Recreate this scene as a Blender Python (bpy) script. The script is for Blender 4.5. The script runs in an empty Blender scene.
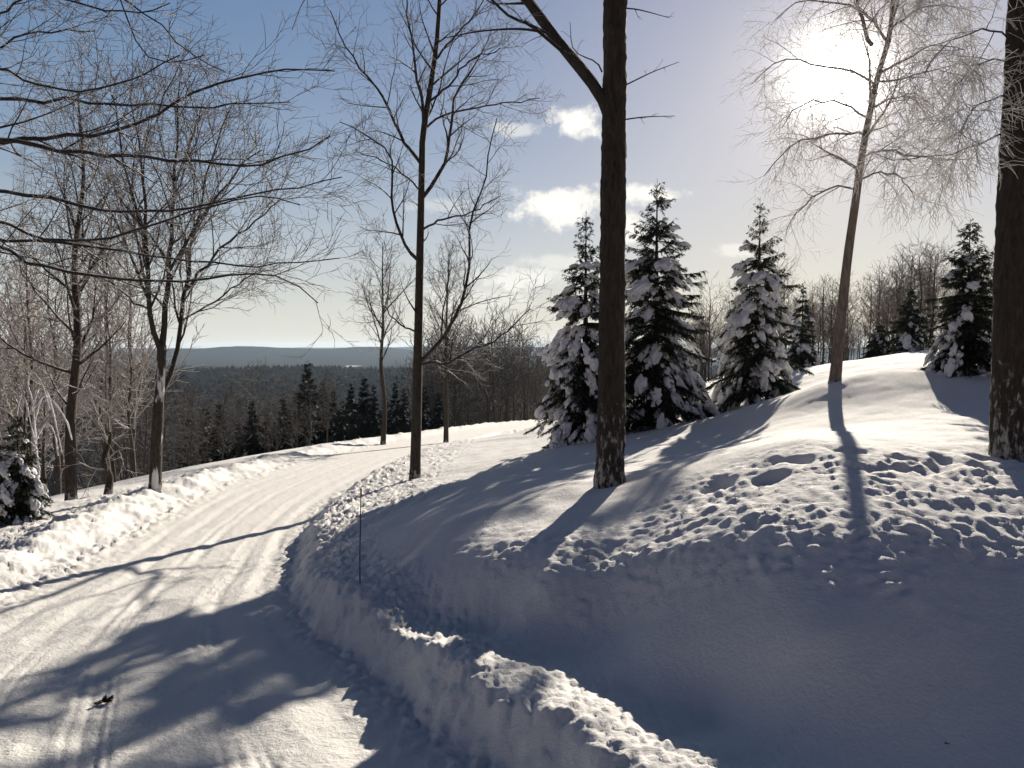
import bpy, math, random
import numpy as np
from mathutils import Vector

scene = bpy.context.scene
COL = scene.collection
rad = math.radians

# ------------------------------------------------------------------ camera
F = 790.0
TH = math.atan(39.0 / F)
CT, ST = math.cos(TH), math.sin(TH)

def ray(px, py):
    u = (px - 512.0) / F
    v = (384.0 - py) / F
    return (u, CT + v * ST, -ST + v * CT)

def at(px, py, Y):
    d = ray(px, py)
    k = Y / d[1]
    return (d[0] * k, Y, d[2] * k)

cam_d = bpy.data.cameras.new('camera')
cam = bpy.data.objects.new('camera', cam_d)
COL.objects.link(cam)
cam.location = (0, 0, 0)
cam.rotation_euler = (math.pi / 2 - TH, 0, 0)
cam_d.sensor_width = 36.0
cam_d.lens = F / 1024.0 * 36.0
cam_d.clip_start = 0.05
cam_d.clip_end = 40000.0
scene.camera = cam

sd = Vector(ray(840, 76)).normalized()
SUN_EL = math.asin(sd.z)
SUN_AZ = math.atan2(sd.x, sd.y)

# ------------------------------------------------------------------ noise
def _hash(ix, iy, seed):
    h = (ix.astype(np.int64) * 374761393 + iy.astype(np.int64) * 668265263 + seed * 2147483647) & 0xFFFFFFFF
    h = ((h ^ (h >> 13)) * 1274126177) & 0xFFFFFFFF
    h = h ^ (h >> 16)
    return (h & 0xFFFFFF).astype(np.float64) / float(0xFFFFFF)

def vnoise(x, y, seed=0):
    x = np.asarray(x, float); y = np.asarray(y, float)
    ix = np.floor(x); iy = np.floor(y)
    fx = x - ix; fy = y - iy
    a = _hash(ix, iy, seed) * 2 * math.pi
    b = _hash(ix + 1, iy, seed) * 2 * math.pi
    c = _hash(ix, iy + 1, seed) * 2 * math.pi
    d = _hash(ix + 1, iy + 1, seed) * 2 * math.pi
    ux = fx * fx * fx * (fx * (fx * 6 - 15) + 10)
    uy = fy * fy * fy * (fy * (fy * 6 - 15) + 10)
    ga = np.cos(a) * fx + np.sin(a) * fy
    gb = np.cos(b) * (fx - 1) + np.sin(b) * fy
    gc = np.cos(c) * fx + np.sin(c) * (fy - 1)
    gd = np.cos(d) * (fx - 1) + np.sin(d) * (fy - 1)
    return 1.5 * ((ga * (1 - ux) + gb * ux) * (1 - uy) + (gc * (1 - ux) + gd * ux) * uy)

def fbm(x, y, seed=0, octv=4, gain=0.5):
    s = 0.0; a = 1.0
    for o in range(octv):
        s = s + a * vnoise(np.asarray(x) * 2 ** o, np.asarray(y) * 2 ** o, seed + 17 * o)
        a *= gain
    return s

def sstep(a, b, x):
    t = np.clip((x - a) / (b - a), 0, 1)
    return t * t * (3 - 2 * t)

# ------------------------------------------------------------------ terrain
def zr(x, y):
    yy = np.maximum(y, -20.0)
    return -(2.6 + 0.07 * yy)

def catmull(P, n):
    P = [np.array(p, float) for p in P]
    Q = [2 * P[0] - P[1]] + P + [2 * P[-1] - P[-2]]
    out = []
    for i in range(1, len(Q) - 2):
        for k in range(n):
            t = k / n
            p0, p1, p2, p3 = Q[i - 1], Q[i], Q[i + 1], Q[i + 2]
            out.append(0.5 * ((2 * p1) + (-p0 + p2) * t + (2 * p0 - 5 * p1 + 4 * p2 - p3) * t * t + (-p0 + 3 * p1 - 3 * p2 + p3) * t ** 3))
    out.append(P[-1])
    return np.array(out)

RIGHT = catmull([(3.4, -14), (2.6, -5), (2.0, 1.0), (1.0, 3.3), (.15, 4.85), (-.48, 5.8), (-1.1, 6.8), (-1.75, 7.9), (-2.4, 9.0), (-3.05, 10.5), (-3.55, 12.6), (-4.15, 15.5),
                 (-4.7, 20.6), (-4.75, 33), (-3.9, 43), (2.7, 76), (30, 110), (90, 150)], 3)
LEFT = catmull([(-3.0, -14), (-4.2, -2), (-5.2, 3), (-5.9, 5.5), (-6.45, 8), (-6.66, 10.3), (-6.75, 11.8), (-7.45, 15.8), (-8.5, 21.7),
                (-8.8, 27.5), (-8.6, 37.5), (-6.4, 54.6), (3.3, 94), (30, 128), (90, 170)], 3)

def sdist(poly, x, y):
    best = np.full(x.shape, 1e18); sgn = np.ones(x.shape)
    for i in range(len(poly) - 1):
        ax, ay = poly[i]; bx, by = poly[i + 1]
        dx, dy = bx - ax, by - ay
        L2 = dx * dx + dy * dy
        t = np.clip(((x - ax) * dx + (y - ay) * dy) / L2, 0, 1)
        ex = x - (ax + t * dx); ey = y - (ay + t * dy)
        d = ex * ex + ey * ey
        m = d < best
        best = np.where(m, d, best)
        cr = dx * (y - ay) - dy * (x - ax)     # >0 : left of the travel direction
        sgn = np.where(m, np.where(cr > 0, -1.0, 1.0), sgn)
    return np.sqrt(best) * sgn

ctrl = [at(*p) for p in [
    (375, 612, 8.21), (430, 645, 7.1), (500, 685, 6.11), (600, 740, 5.12), (660, 768, 4.73),
    (430, 610, 8.22), (480, 640, 7.19), (540, 668, 6.43), (610, 705, 5.65), (700, 750, 4.92),
    (500, 627, 7.65), (560, 650, 6.9), (640, 690, 6.0), (720, 725, 5.5),
    (650, 640, 6.47), (650, 560, 7.6), (700, 560, 7.2),
    (1024, 768, 4.67), (1024, 640, 5.69), (1024, 560, 6.58), (1024, 520, 7.29), (1010, 457, 9.6), (1000, 400, 14.7), (925, 357, 26.9),
    (800, 768, 4.67), (800, 640, 5.69), (800, 560, 6.58), (800, 520, 7.29), (800, 470, 8.9), (800, 440, 10.5), (835, 380, 18), (755, 405, 24.5), (745, 424, 18), (740, 444, 12.5),
    (610, 630, 7.03), (610, 560, 8.0), (610, 520, 9.2), (610, 487, 11.0),
    (585, 440, 22), (655, 427, 23.2), (700, 420, 21.5), (655, 465, 13.5), (640, 445, 18),
    (540, 580, 7.7), (480, 575, 8.3), (450, 520, 10.5), (500, 480, 13.5),
    (380, 560, 9.9), (330, 560, 10.9), (360, 583, 9.0), (320, 540, 12.5),
    (415, 478, 21), (380, 490, 19.5), (470, 460, 25), (520, 440, 34), (545, 432, 46)]]
ctrl += [(11, 30, -1.0), (14, 42, -1.6), (20, 27, .3), (18, 24, .1), (25, 45, -.8), (40, 70, -1.5), (8, 45, -2.8), (5, 60, -5), (12, 80, -5),
         (30, 100, -4), (60, 60, 0), (30, 20, .6), (12, 8, -.9), (12, 4, -1.1), (8.5, 6, -1.35), (6, 2, -1.9), (3, 1, -2.25), (1.6, 2.8, -2.4), (8, -5, -2.0),
         (20, -5, -.8), (4, -7, -2.0), (70, 20, 1), (60, 110, -3), (4.2, -14, -2.0), (30, -14, -.8)]
for (x, y, h) in [(-3.7, 25, .42), (-3.6, 33, .4), (-2.6, 43, .4), (5, 76, .3), (1, 60, .35), (2.7, 1.2, .4), (2.9, -4, .5)]:
    ctrl.append((x, y, float(zr(x, y)) + h))
ctrl = np.array(ctrl)

def tps_fit(P):
    n = len(P)
    d = np.sqrt(((P[:, None, :2] - P[None, :, :2]) ** 2).sum(-1))
    K = np.where(d > 0, d * d * np.log(d + 1e-12), 0) + np.eye(n) * 0.02
    A = np.zeros((n + 3, n + 3))
    A[:n, :n] = K; A[:n, n] = 1; A[:n, n + 1:] = P[:, :2]; A[n, :n] = 1; A[n + 1:, :n] = P[:, :2].T
    b = np.zeros(n + 3); b[:n] = P[:, 2]
    return np.linalg.solve(A, b)

W = tps_fit(ctrl)

def tps(x, y):
    s = W[-3] + W[-2] * x + W[-1] * y
    for i in range(len(ctrl)):
        d2 = (x - ctrl[i, 0]) ** 2 + (y - ctrl[i, 1]) ** 2
        s = s + W[i] * 0.5 * d2 * np.log(d2 + 1e-12)
    return s

def far_z(x, y):
    n1 = fbm(x / 260.0, y / 420.0, 5, 4)
    n2 = fbm(x / 1500.0, y / 2400.0, 9, 4)
    v = -84 + 5 * n1
    v = v + 47 * np.exp(-((y - 1180 - .10 * x) / 430.0) ** 2) * (1 + .035 * n1)
    A = 42 + 34 * np.exp(-((x + 1450) / 430) ** 2) + 30 * np.exp(-((x + 760) / 210) ** 2) + 36 * np.exp(-((x - 60) / 330) ** 2) + 28 * np.exp(-((x - 1500) / 700) ** 2) + 4 * n2
    v = v + A * np.exp(-((y - 4300) / 700.0) ** 2)
    v = v + (59 + 6 * np.sin(x / 900.0 + 2) + 3 * n2) * np.exp(-((y - 7200) / 1100.0) ** 2)
    v = v + 22 * np.exp(-((y - 2500 - .3 * x) / 500.0) ** 2) * (1 + .3 * np.sin(x / 300.))
    # high ground to the right, behind the woods
    hi = sstep(5, 130, x - .18 * y) * (1 - sstep(300, 700, y))
    v = v * (1 - hi) + hi * (-6 + 3 * n1)
    return v

MOUNDS = []

def softplus(x, k):
    return k * np.log1p(np.exp(np.clip(x / k, -40, 40)))

def ground(x, y, detail=True, full=False):
    x = np.asarray(x, float); y = np.asarray(y, float)
    shp = x.shape
    x = x.ravel(); y = y.ravel()
    r = np.hypot(x, y)
    out = far_z(x, y)
    near = r < 260
    xn, yn = x[near], y[near]
    dR = sdist(RIGHT, xn, yn); dL = -sdist(LEFT, xn, yn)
    Z0 = zr(xn, yn)
    road = Z0.copy()
    # right bank + hill
    hill = tps(xn, yn)
    edge_n = .16 * fbm(xn / .8, yn / .8, 31, 3)
    dRn = dR + edge_n * np.exp(-np.abs(dR) / 1.0) * .7
    sR = sstep(0.0, .46, dRn) ** .8
    right = Z0 + (hill - Z0) * sR
    # left bank and the slope that drops away behind it
    dLn = dL + edge_n * 1.2
    field = Z0 + .10 - .34 * softplus(dL - 4.6, 1.2)
    field = -82 + softplus(field + 82, 6.0)
    sL = sstep(-.1, 1.1, dLn)
    left = Z0 + (field - Z0) * sL + .24 * np.exp(-((dLn - 1.15) / .62) ** 2) * (.8 + .5 * fbm(xn / 1.1, yn / 1.1, 3, 2))
    z = np.where(dR > 0, right, np.where(dL > 0, left, road))
    if detail:
        # broad undulation
        off = np.maximum(sstep(.2, 1.0, dR), sstep(.5, 1.5, dL))
        z = z + off * (.035 * fbm(xn / 1.7, yn / 1.7, 11, 3) + .006 * fbm(xn / .35, yn / .2, 12, 3))
        # trampled, wind-pocked belt across the hill
        belt = sstep(6.4, 7.5, yn + .45 * np.clip(xn - .8, 0, 1.8) + .4 * fbm(xn / 1.1, yn / 1.1, 77, 2)) * (1 - sstep(8.6, 10.6, yn - .08 * (xn - 2) + .5 * fbm(xn / 1.3, yn / 1.3, 78, 2)))
        belt = belt * sstep(.6, 1.6, dR) * sstep(-1.2, .3, xn + .2 * (yn - 8))
        pock = np.sqrt(vnoise(xn / .25, yn / .145, 21) ** 2 + .008) + .45 * np.sqrt(vnoise(xn / .13, yn / .08, 22) ** 2 + .02)
        belt = belt * (.6 + .6 * sstep(-.5, .5, fbm(xn / .9, yn / .6, 79, 2)))
        z = z + belt * (.056 * pock - .024 + .014 * vnoise(xn / .08, yn / .08, 24))
        # a row of deep footprints at the back of the belt
        rw = np.exp(-((yn - 9.35 + .05 * xn) / .42) ** 2) * sstep(1.8, 2.6, xn)
        z = z - rw * .14 * sstep(.05, .6, vnoise(xn / .45, yn / .55, 41) + .15)
        # plough spill along both banks
        spR = np.exp(-((dR - .7) / .5) ** 2) * (dR > .12)
        spR2 = sstep(.2, .8, dR) * (1 - sstep(2.2, 3.6, dR)) * sstep(12, 15, yn) * (1 - sstep(45, 60, yn))
        ch = np.abs(vnoise(xn / .15, yn / .13, 51)) * .9 + .7 * np.abs(vnoise(xn / .075, yn / .07, 52)) - .42
        z = z + (spR * (.045 + .03 * sstep(5, 9, yn)) + spR2 * .085) * ch
        z = z + .06 * np.exp(-((dR - .58) / .30) ** 2) * (dR > 0) * (1 - sstep(7.5, 9.0, yn)) * (.9 + .3 * vnoise(xn / .7, yn / .7, 58))
        face = np.exp(-((dR - .3) / .28) ** 2)
        z = z + face * .04 * fbm(xn / .22, yn / .22, 57, 4)
        spL = np.exp(-((dL - 1.75) / .95) ** 2) * (dL > -.1) + .25 * np.exp(-((dL - .5) / .5) ** 2)
        z = z + spL * (.075 * ch + .03 * fbm(xn / .6, yn / .6, 61, 2) + .03 * np.abs(vnoise(xn / .07, yn / .07, 62)))
        # far left bank is knobbly
        # road: ruts, tyre tread, loose crumbs
        on = (dR < 0.05) & (dL < 0.05)
        fr = np.clip(-dR / np.maximum(-dR - dL, .5), 0, 1)
        wob = .012 * fbm(xn / 2.5, yn / 2.5, 71, 2)
        rut = 0
        for c, wd, dp in ((.10, .030, .030), (.235, .022, .030), (.275, .016, .02), (.47, .022, .035), (.53, .018, .018), (.66, .028, .028), (.80, .025, .022)):
            amp = (1 - .55 * sstep(14, 26, yn)) * (.6 + .6 * vnoise(xn / 1.4 + 10 * c, yn / 2.2, 72))
            rut = rut - dp * amp * np.exp(-((fr + wob - c) / wd) ** 2)
            rut = rut + dp * .5 * amp * np.exp(-((fr + wob - c - 2.0 * wd) / (wd * .7)) ** 2)
        for c in (.09, .225, .24, .262, .285, .44, .455, .478, .50, .62, .66, .80):
            rut = rut - .011 * sstep(-.4, .3, vnoise(xn / 1.1 + 7 * c, yn / 1.6, 74)) * (1 - sstep(11, 18, yn)) * np.exp(-((fr + wob - c) / .0042) ** 2)
        rut = rut + .004 * np.sin(yn * 52 + 14 * np.abs(np.sin(fr * 90))) * sstep(-.1, .4, vnoise(xn / .9, yn / 1.8, 75)) * (np.exp(-((fr + wob - .262) / .03) ** 2) + np.exp(-((fr + wob - .465) / .03) ** 2)) * (1 - sstep(9, 13, yn))
        rut = rut + .03 * np.clip(ch, 0, .5) * (np.exp(-((fr + wob - .236) / .014) ** 2) + .6 * np.exp(-((fr + wob - .47) / .006) ** 2) + .5 * np.exp(-((fr + wob - .30) / .01) ** 2)) * sstep(-.2, .3, vnoise(xn / .6, yn / 1.2, 76)) * (1 - sstep(13, 20, yn))
        crumb = .007 * sstep(.15, .6, vnoise(xn / .13, yn / .13, 81)) + .005 * fbm(xn / .4, yn / .7, 82, 3)
        edgez = np.exp(-np.abs(dR) / .22) * .09 * np.abs(vnoise(xn / .16, yn / .16, 83)) + np.exp(-np.abs(dL) / .3) * .10 * np.abs(vnoise(xn / .2, yn / .2, 84))
        z = z + edgez
        z = z + np.where(on, rut * 1.0 + crumb, 0)
    if detail:
        for mx_, my_, mr_ in MOUNDS:                             # drifted snow and a melt ring round the trunks
            d_ = np.hypot(xn - mx_, yn - my_)
            z = z + .11 * mr_ * np.exp(-((d_ - 2.1 * mr_) / (1.1 * mr_)) ** 2) * (.7 + .6 * vnoise(xn / .5, yn / .5, 90)) - .16 * mr_ * np.exp(-(d_ / (1.25 * mr_)) ** 2)
    b = sstep(120, 250, r[near])
    out[near] = z * (1 - b) + out[near] * b
    if full:
        DR = np.full(x.shape, 50.0); DL = np.full(x.shape, 50.0)
        DR[near] = dR; DL[near] = dL
        return out.reshape(shp), DR.reshape(shp), DL.reshape(shp)
    return out.reshape(shp)

def gz(x, y):
    return float(ground(np.array([x]), np.array([y]), True)[0])

def hit(px, py, ymin=3.0, ymax=140.0):
    d = ray(px, py)
    Y = np.exp(np.linspace(math.log(ymin), math.log(ymax), 1500))
    X = d[0] / d[1] * Y; Z = d[2] / d[1] * Y
    g = ground(X, Y, False)
    i = np.argmax(Z <= g)
    if not (Z <= g).any():
        i = len(Y) - 1
    return float(X[i]), float(Y[i]), float(gz(X[i], Y[i]))

# ------------------------------------------------------------------ materials
def newmat(name):
    m = bpy.data.materials.new(name); m.use_nodes = True
    nt = m.node_tree
    for n in list(nt.nodes):
        nt.nodes.remove(n)
    return m, nt

def nd(nt, typ, **kw):
    n = nt.nodes.new(typ)
    for k, v in kw.items():
        if k.startswith('i_'):
            n.inputs[k[2:].replace('_', ' ')].default_value = v
        else:
            setattr(n, k, v)
    return n

def ramp(nt, src, stops):
    r = nt.nodes.new('ShaderNodeValToRGB')
    e = r.color_ramp.elements
    while len(e) < len(stops):
        e.new(0.5)
    for k, (p, c) in enumerate(stops):
        e[k].position = p
        e[k].color = (c[0], c[1], c[2], 1) if hasattr(c, '__len__') else (c, c, c, 1)
    nt.links.new(src, r.inputs['Fac'])
    return r

def math_n(nt, op, a, b=None, c=None, clamp=False):
    n = nt.nodes.new('ShaderNodeMath'); n.operation = op; n.use_clamp = clamp
    for i, v in enumerate((a, b, c)):
        if v is None: continue
        if isinstance(v, (int, float)): n.inputs[i].default_value = v
        else: nt.links.new(v, n.inputs[i])
    return n.outputs[0]

def mat_snow(name, dirt=0.0, scale=1.0, col=(.80, .79, .775)):
    m, nt = newmat(name); L = nt.links.new
    out = nd(nt, 'ShaderNodeOutputMaterial'); p = nd(nt, 'ShaderNodeBsdfPrincipled')
    tc = nd(nt, 'ShaderNodeTexCoord')
    n1 = nd(nt, 'ShaderNodeTexNoise', i_Scale=.9 * scale, i_Detail=5.0)
    n2 = nd(nt, 'ShaderNodeTexNoise', i_Scale=26.0 * scale, i_Detail=6.0, i_Roughness=.65)
    n3 = nd(nt, 'ShaderNodeTexNoise', i_Scale=150.0 * scale, i_Detail=2.0)
    for n in (n1, n2, n3): L(tc.outputs['Object'], n.inputs['Vector'])
    r = ramp(nt, n1.outputs['Fac'], [(.3, tuple(c * .95 for c in col)), (.7, col)])
    cur = r.outputs['Color']
    if dirt > 0:
        d1 = nd(nt, 'ShaderNodeTexNoise', i_Scale=9.0, i_Detail=8.0, i_Roughness=.75)
        L(tc.outputs['Object'], d1.inputs['Vector'])
        rr = ramp(nt, d1.outputs['Fac'], [(.60, 0.0), (.75, 1.0)])
        mx = nd(nt, 'ShaderNodeMix', data_type='RGBA')
        L(math_n(nt, 'MULTIPLY', rr.outputs['Color'], dirt), mx.inputs['Factor'])
        L(cur, mx.inputs['A']); mx.inputs['B'].default_value = (.30, .26, .21, 1)
        cur = mx.outputs['Result']
    L(cur, p.inputs['Base Color'])
    p.inputs['Roughness'].default_value = .85
    p.inputs['Specular IOR Level'].default_value = .08
    b1 = nd(nt, 'ShaderNodeBump'); b1.inputs['Strength'].default_value = .55; b1.inputs['Distance'].default_value = .03
    b2 = nd(nt, 'ShaderNodeBump'); b2.inputs['Strength'].default_value = .5; b2.inputs['Distance'].default_value = .006
    L(n2.outputs['Fac'], b1.inputs['Height']); L(n3.outputs['Fac'], b2.inputs['Height'])
    L(b1.outputs['Normal'], b2.inputs['Normal']); L(b2.outputs['Normal'], p.inputs['Normal'])
    L(p.outputs['BSDF'], out.inputs['Surface'])
    return m

def mat_bark(name, dark, light, scale=14.0, snow=0.0, thr=.45, base_snow=0.0, patches=0.0):
    """rough bark; snow lies on what faces up, and sticks in crusts low on the trunk"""
    m, nt = newmat(name); L = nt.links.new
    out = nd(nt, 'ShaderNodeOutputMaterial'); p = nd(nt, 'ShaderNodeBsdfPrincipled')
    tc = nd(nt, 'ShaderNodeTexCoord')
    mp = nd(nt, 'ShaderNodeMapping'); mp.inputs['Scale'].default_value = (1, 1, .22)
    L(tc.outputs['Object'], mp.inputs['Vector'])
    n1 = nd(nt, 'ShaderNodeTexNoise', i_Scale=scale, i_Detail=7.0, i_Roughness=.7)
    L(mp.outputs['Vector'], n1.inputs['Vector'])
    n2 = nd(nt, 'ShaderNodeTexNoise', i_Scale=scale * .45, i_Detail=4.0)
    L(tc.outputs['Object'], n2.inputs['Vector'])
    r = ramp(nt, n1.outputs['Fac'], [(.3, dark), (.72, light)])
    cur = r.outputs['Color']
    fac = None
    if snow > 0:
        g = nd(nt, 'ShaderNodeNewGeometry'); sx = nd(nt, 'ShaderNodeSeparateXYZ')
        L(g.outputs['Normal'], sx.inputs['Vector'])
        a = math_n(nt, 'ADD', sx.outputs['Z'], math_n(nt, 'MULTIPLY', math_n(nt, 'SUBTRACT', n2.outputs['Fac'], .5), 1.4))
        rr = ramp(nt, a, [(min(thr, .98), 0.0), (min(thr + .15, 1.0), 1.0)])
        fac = math_n(nt, 'MULTIPLY', rr.outputs['Color'], snow)
    if base_snow > 0:
        so = nd(nt, 'ShaderNodeSeparateXYZ'); L(tc.outputs['Object'], so.inputs['Vector'])
        h = math_n(nt, 'SUBTRACT', .62, math_n(nt, 'MULTIPLY', so.outputs['Z'], base_snow))
        q = math_n(nt, 'ADD', h, math_n(nt, 'MULTIPLY', math_n(nt, 'SUBTRACT', n2.outputs['Fac'], .5), .9))
        q = math_n(nt, 'ADD', q, math_n(nt, 'MULTIPLY', math_n(nt, 'SUBTRACT', n1.outputs['Fac'], .5), 1.9))
        rr = ramp(nt, q, [(.50, 0.0), (.76, .46)])
        fac = rr.outputs['Color'] if fac is None else math_n(nt, 'MAXIMUM', fac, rr.outputs['Color'])
    if patches > 0:
        mp2 = nd(nt, 'ShaderNodeMapping'); mp2.inputs['Scale'].default_value = (2.2, 2.2, .55)
        L(tc.outputs['Object'], mp2.inputs['Vector'])
        n4 = nd(nt, 'ShaderNodeTexNoise', i_Scale=1.6, i_Detail=6.0); L(mp2.outputs['Vector'], n4.inputs['Vector'])
        rr = ramp(nt, n4.outputs['Fac'], [(.64 - patches, 0.0), (.68 - patches, .8)])
        fac = rr.outputs['Color'] if fac is None else math_n(nt, 'MAXIMUM', fac, rr.outputs['Color'])
    if fac is not None:
        mx = nd(nt, 'ShaderNodeMix', data_type='RGBA')
        L(fac, mx.inputs['Factor']); L(cur, mx.inputs['A']); mx.inputs['B'].default_value = (.8, .8, .8, 1)
        cur = mx.outputs['Result']
    L(cur, p.inputs['Base Color'])
    p.inputs['Roughness'].default_value = .85
    p.inputs['Specular IOR Level'].default_value = .2
    b = nd(nt, 'ShaderNodeBump'); b.inputs['Strength'].default_value = 1.0; b.inputs['Distance'].default_value = .06
    L(n1.outputs['Fac'], b.inputs['Height']); L(b.outputs['Normal'], p.inputs['Normal'])
    L(p.outputs['BSDF'], out.inputs['Surface'])
    return m

def mat_plain(name, col, rough=.7, translucent=0.0, var=.3, scale=20.0, spec=.3, tcol=None):
    m, nt = newmat(name); L = nt.links.new
    out = nd(nt, 'ShaderNodeOutputMaterial'); p = nd(nt, 'ShaderNodeBsdfPrincipled')
    tc = nd(nt, 'ShaderNodeTexCoord'); n = nd(nt, 'ShaderNodeTexNoise', i_Scale=scale, i_Detail=4.0)
    L(tc.outputs['Object'], n.inputs['Vector'])
    r = ramp(nt, n.outputs['Fac'], [(.3, tuple(c * (1 - var) for c in col)), (.7, tuple(min(1, c * (1 + var)) for c in col))])
    L(r.outputs['Color'], p.inputs['Base Color'])
    p.inputs['Roughness'].default_value = rough
    p.inputs['Specular IOR Level'].default_value = spec
    last = p.outputs['BSDF']
    if translucent > 0:
        t = nd(nt, 'ShaderNodeBsdfTranslucent'); t.inputs['Color'].default_value = (*(tcol or col), 1)
        ms = nd(nt, 'ShaderNodeMixShader'); ms.inputs['Fac'].default_value = translucent
        L(p.outputs['BSDF'], ms.inputs[1]); L(t.outputs['BSDF'], ms.inputs[2]); last = ms.outputs['Shader']
    L(last, out.inputs['Surface'])
    return m

def mat_hill(name):
    m, nt = newmat(name); L = nt.links.new
    out = nd(nt, 'ShaderNodeOutputMaterial'); p = nd(nt, 'ShaderNodeBsdfPrincipled')
    tc = nd(nt, 'ShaderNodeTexCoord')
    n = nd(nt, 'ShaderNodeTexNoise', i_Scale=.012, i_Detail=12.0, i_Roughness=.75)
    n2 = nd(nt, 'ShaderNodeTexNoise', i_Scale=.0036, i_Detail=3.0, i_Roughness=.45)
    mp = nd(nt, 'ShaderNodeMapping'); mp.inputs['Scale'].default_value = (1, .35, 1)
    L(tc.outputs['Object'], mp.inputs['Vector'])
    L(tc.outputs['Object'], n.inputs['Vector']); L(mp.outputs['Vector'], n2.inputs['Vector'])
    r = ramp(nt, n.outputs['Fac'], [(.32, (.013, .0125, .015)), (.7, (.024, .0215, .025))])
    rr = ramp(nt, n2.outputs['Fac'], [(.655, 0.0), (.67, .7)])
    mx = nd(nt, 'ShaderNodeMix', data_type='RGBA')
    L(rr.outputs['Color'], mx.inputs['Factor']); L(r.outputs['Color'], mx.inputs['A']); mx.inputs['B'].default_value = (.7, .7, .7, 1)
    L(mx.outputs['Result'], p.inputs['Base Color']); p.inputs['Roughness'].default_value = 1.0
    p.inputs['Specular IOR Level'].default_value = 0.0
    L(p.outputs['BSDF'], out.inputs['Surface'])
    return m

M_SNOW = mat_snow('snow_surface')
M_ROAD = mat_snow('packed_snow', dirt=.35, col=(.77, .755, .73))
M_BANK = mat_snow('ploughed_snow', dirt=.3, col=(.79, .78, .765))
M_LOAD = mat_snow('snow_load_white', scale=1.2, col=(.78, .78, .79))
M_HILL = mat_hill('wooded_hill')
M_BIG = mat_bark('rough_dark_bark', (.018, .014, .011), (.085, .068, .052), 22, base_snow=.30)
M_TRUNK = mat_bark('dark_bark', (.02, .016, .013), (.08, .065, .05), 20, base_snow=.9)
M_PATCH = mat_bark('snow_patched_bark', (.02, .016, .013), (.08, .065, .052), 20, patches=.09, base_snow=.6)
M_BIRCHBARK = mat_bark('birch_bark', (.10, .08, .062), (.34, .28, .22), 16, base_snow=4.0)
M_LIMB = mat_bark('limb_bark', (.022, .018, .015), (.07, .058, .047), 18, snow=.9, thr=.48)
M_TWIG = mat_bark('twig_bark', (.13, .115, .105), (.33, .30, .28), 18, snow=.9, thr=.45)
M_PALETWIG = mat_bark('pale_frosted_twig', (.20, .175, .16), (.42, .375, .345), 18, snow=.85, thr=.5)
M_FARTWIG = mat_bark('far_twig_bark', (.04, .034, .031), (.09, .076, .069), 6, snow=.5, thr=.72)
M_BROWNTWIG = mat_bark('brown_wood_twig', (.085, .062, .052), (.19, .145, .12), 6, snow=.5, thr=.66)
M_FARTRUNK = mat_bark('far_trunk_bark', (.03, .025, .022), (.10, .085, .07), 6)
M_ICE = mat_plain('iced_twig', (.55, .54, .52), .55, .6, .5, 30, .6, (.82, .80, .78))
M_NEEDLE = mat_plain('spruce_needles', (.020, .028, .017), .6, .10, .5, 6, .25, (.03, .04, .015))
M_FARNEEDLE = mat_plain('dark_far_needles', (.016, .022, .016), .8, 0, .4, 2, .1)
M_STAKE = mat_plain('stake_rod', (.03, .022, .02), .5)

# ------------------------------------------------------------------ objects helpers
def tag(o, label=None, cat=None, group=None, kind=None):
    if label: o['label'] = label
    if cat: o['category'] = cat
    if group: o['group'] = group
    if kind: o['kind'] = kind
    return o

def mesh_obj(name, V, faces_list, mat, parent=None, smooth=True):
    """faces_list: list of int arrays (n,3) or (n,4)"""
    me = bpy.data.meshes.new(name)
    V = np.asarray(V, np.float32)
    me.vertices.add(len(V)); me.vertices.foreach_set('co', V.ravel())
    loops = []; starts = []; c = 0
    for f in faces_list:
        f = np.asarray(f, np.int32)
        if len(f) == 0: continue
        k = f.shape[1]
        loops.append(f.ravel()); starts.append(np.arange(len(f), dtype=np.int32) * k + c); c += f.size
    loops = np.concatenate(loops); starts = np.concatenate(starts)
    me.loops.add(len(loops)); me.loops.foreach_set('vertex_index', loops)
    me.polygons.add(len(starts)); me.polygons.foreach_set('loop_start', starts)
    if smooth:
        me.polygons.foreach_set('use_smooth', np.ones(len(starts), bool))
    me.update(calc_edges=True)
    me.validate()
    if mat: me.materials.append(mat)
    o = bpy.data.objects.new(name, me)
    COL.objects.link(o)
    if parent: o.parent = parent
    return o

def empty(name, loc, label, cat, group=None, rz=0.0):
    o = bpy.data.objects.new(name, None); COL.objects.link(o)
    o.location = loc; o.rotation_euler = (0, 0, rz); o.empty_display_size = .3
    return tag(o, label, cat, group)

def copy_thing(src, loc, label, group=None, scale=1.0, rz=0.0):
    r = src.copy(); COL.objects.link(r); r.location = loc; r.rotation_euler = (0, 0, rz)
    r.scale = (scale, scale, scale) if not hasattr(scale, '__len__') else scale
    r['label'] = label
    if group: r['group'] = group
    for ch in list(src.children):
        c = ch.copy(); COL.objects.link(c); c.parent = r
        for g in ch.children:
            d = g.copy(); COL.objects.link(d); d.parent = c
    return r

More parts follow.
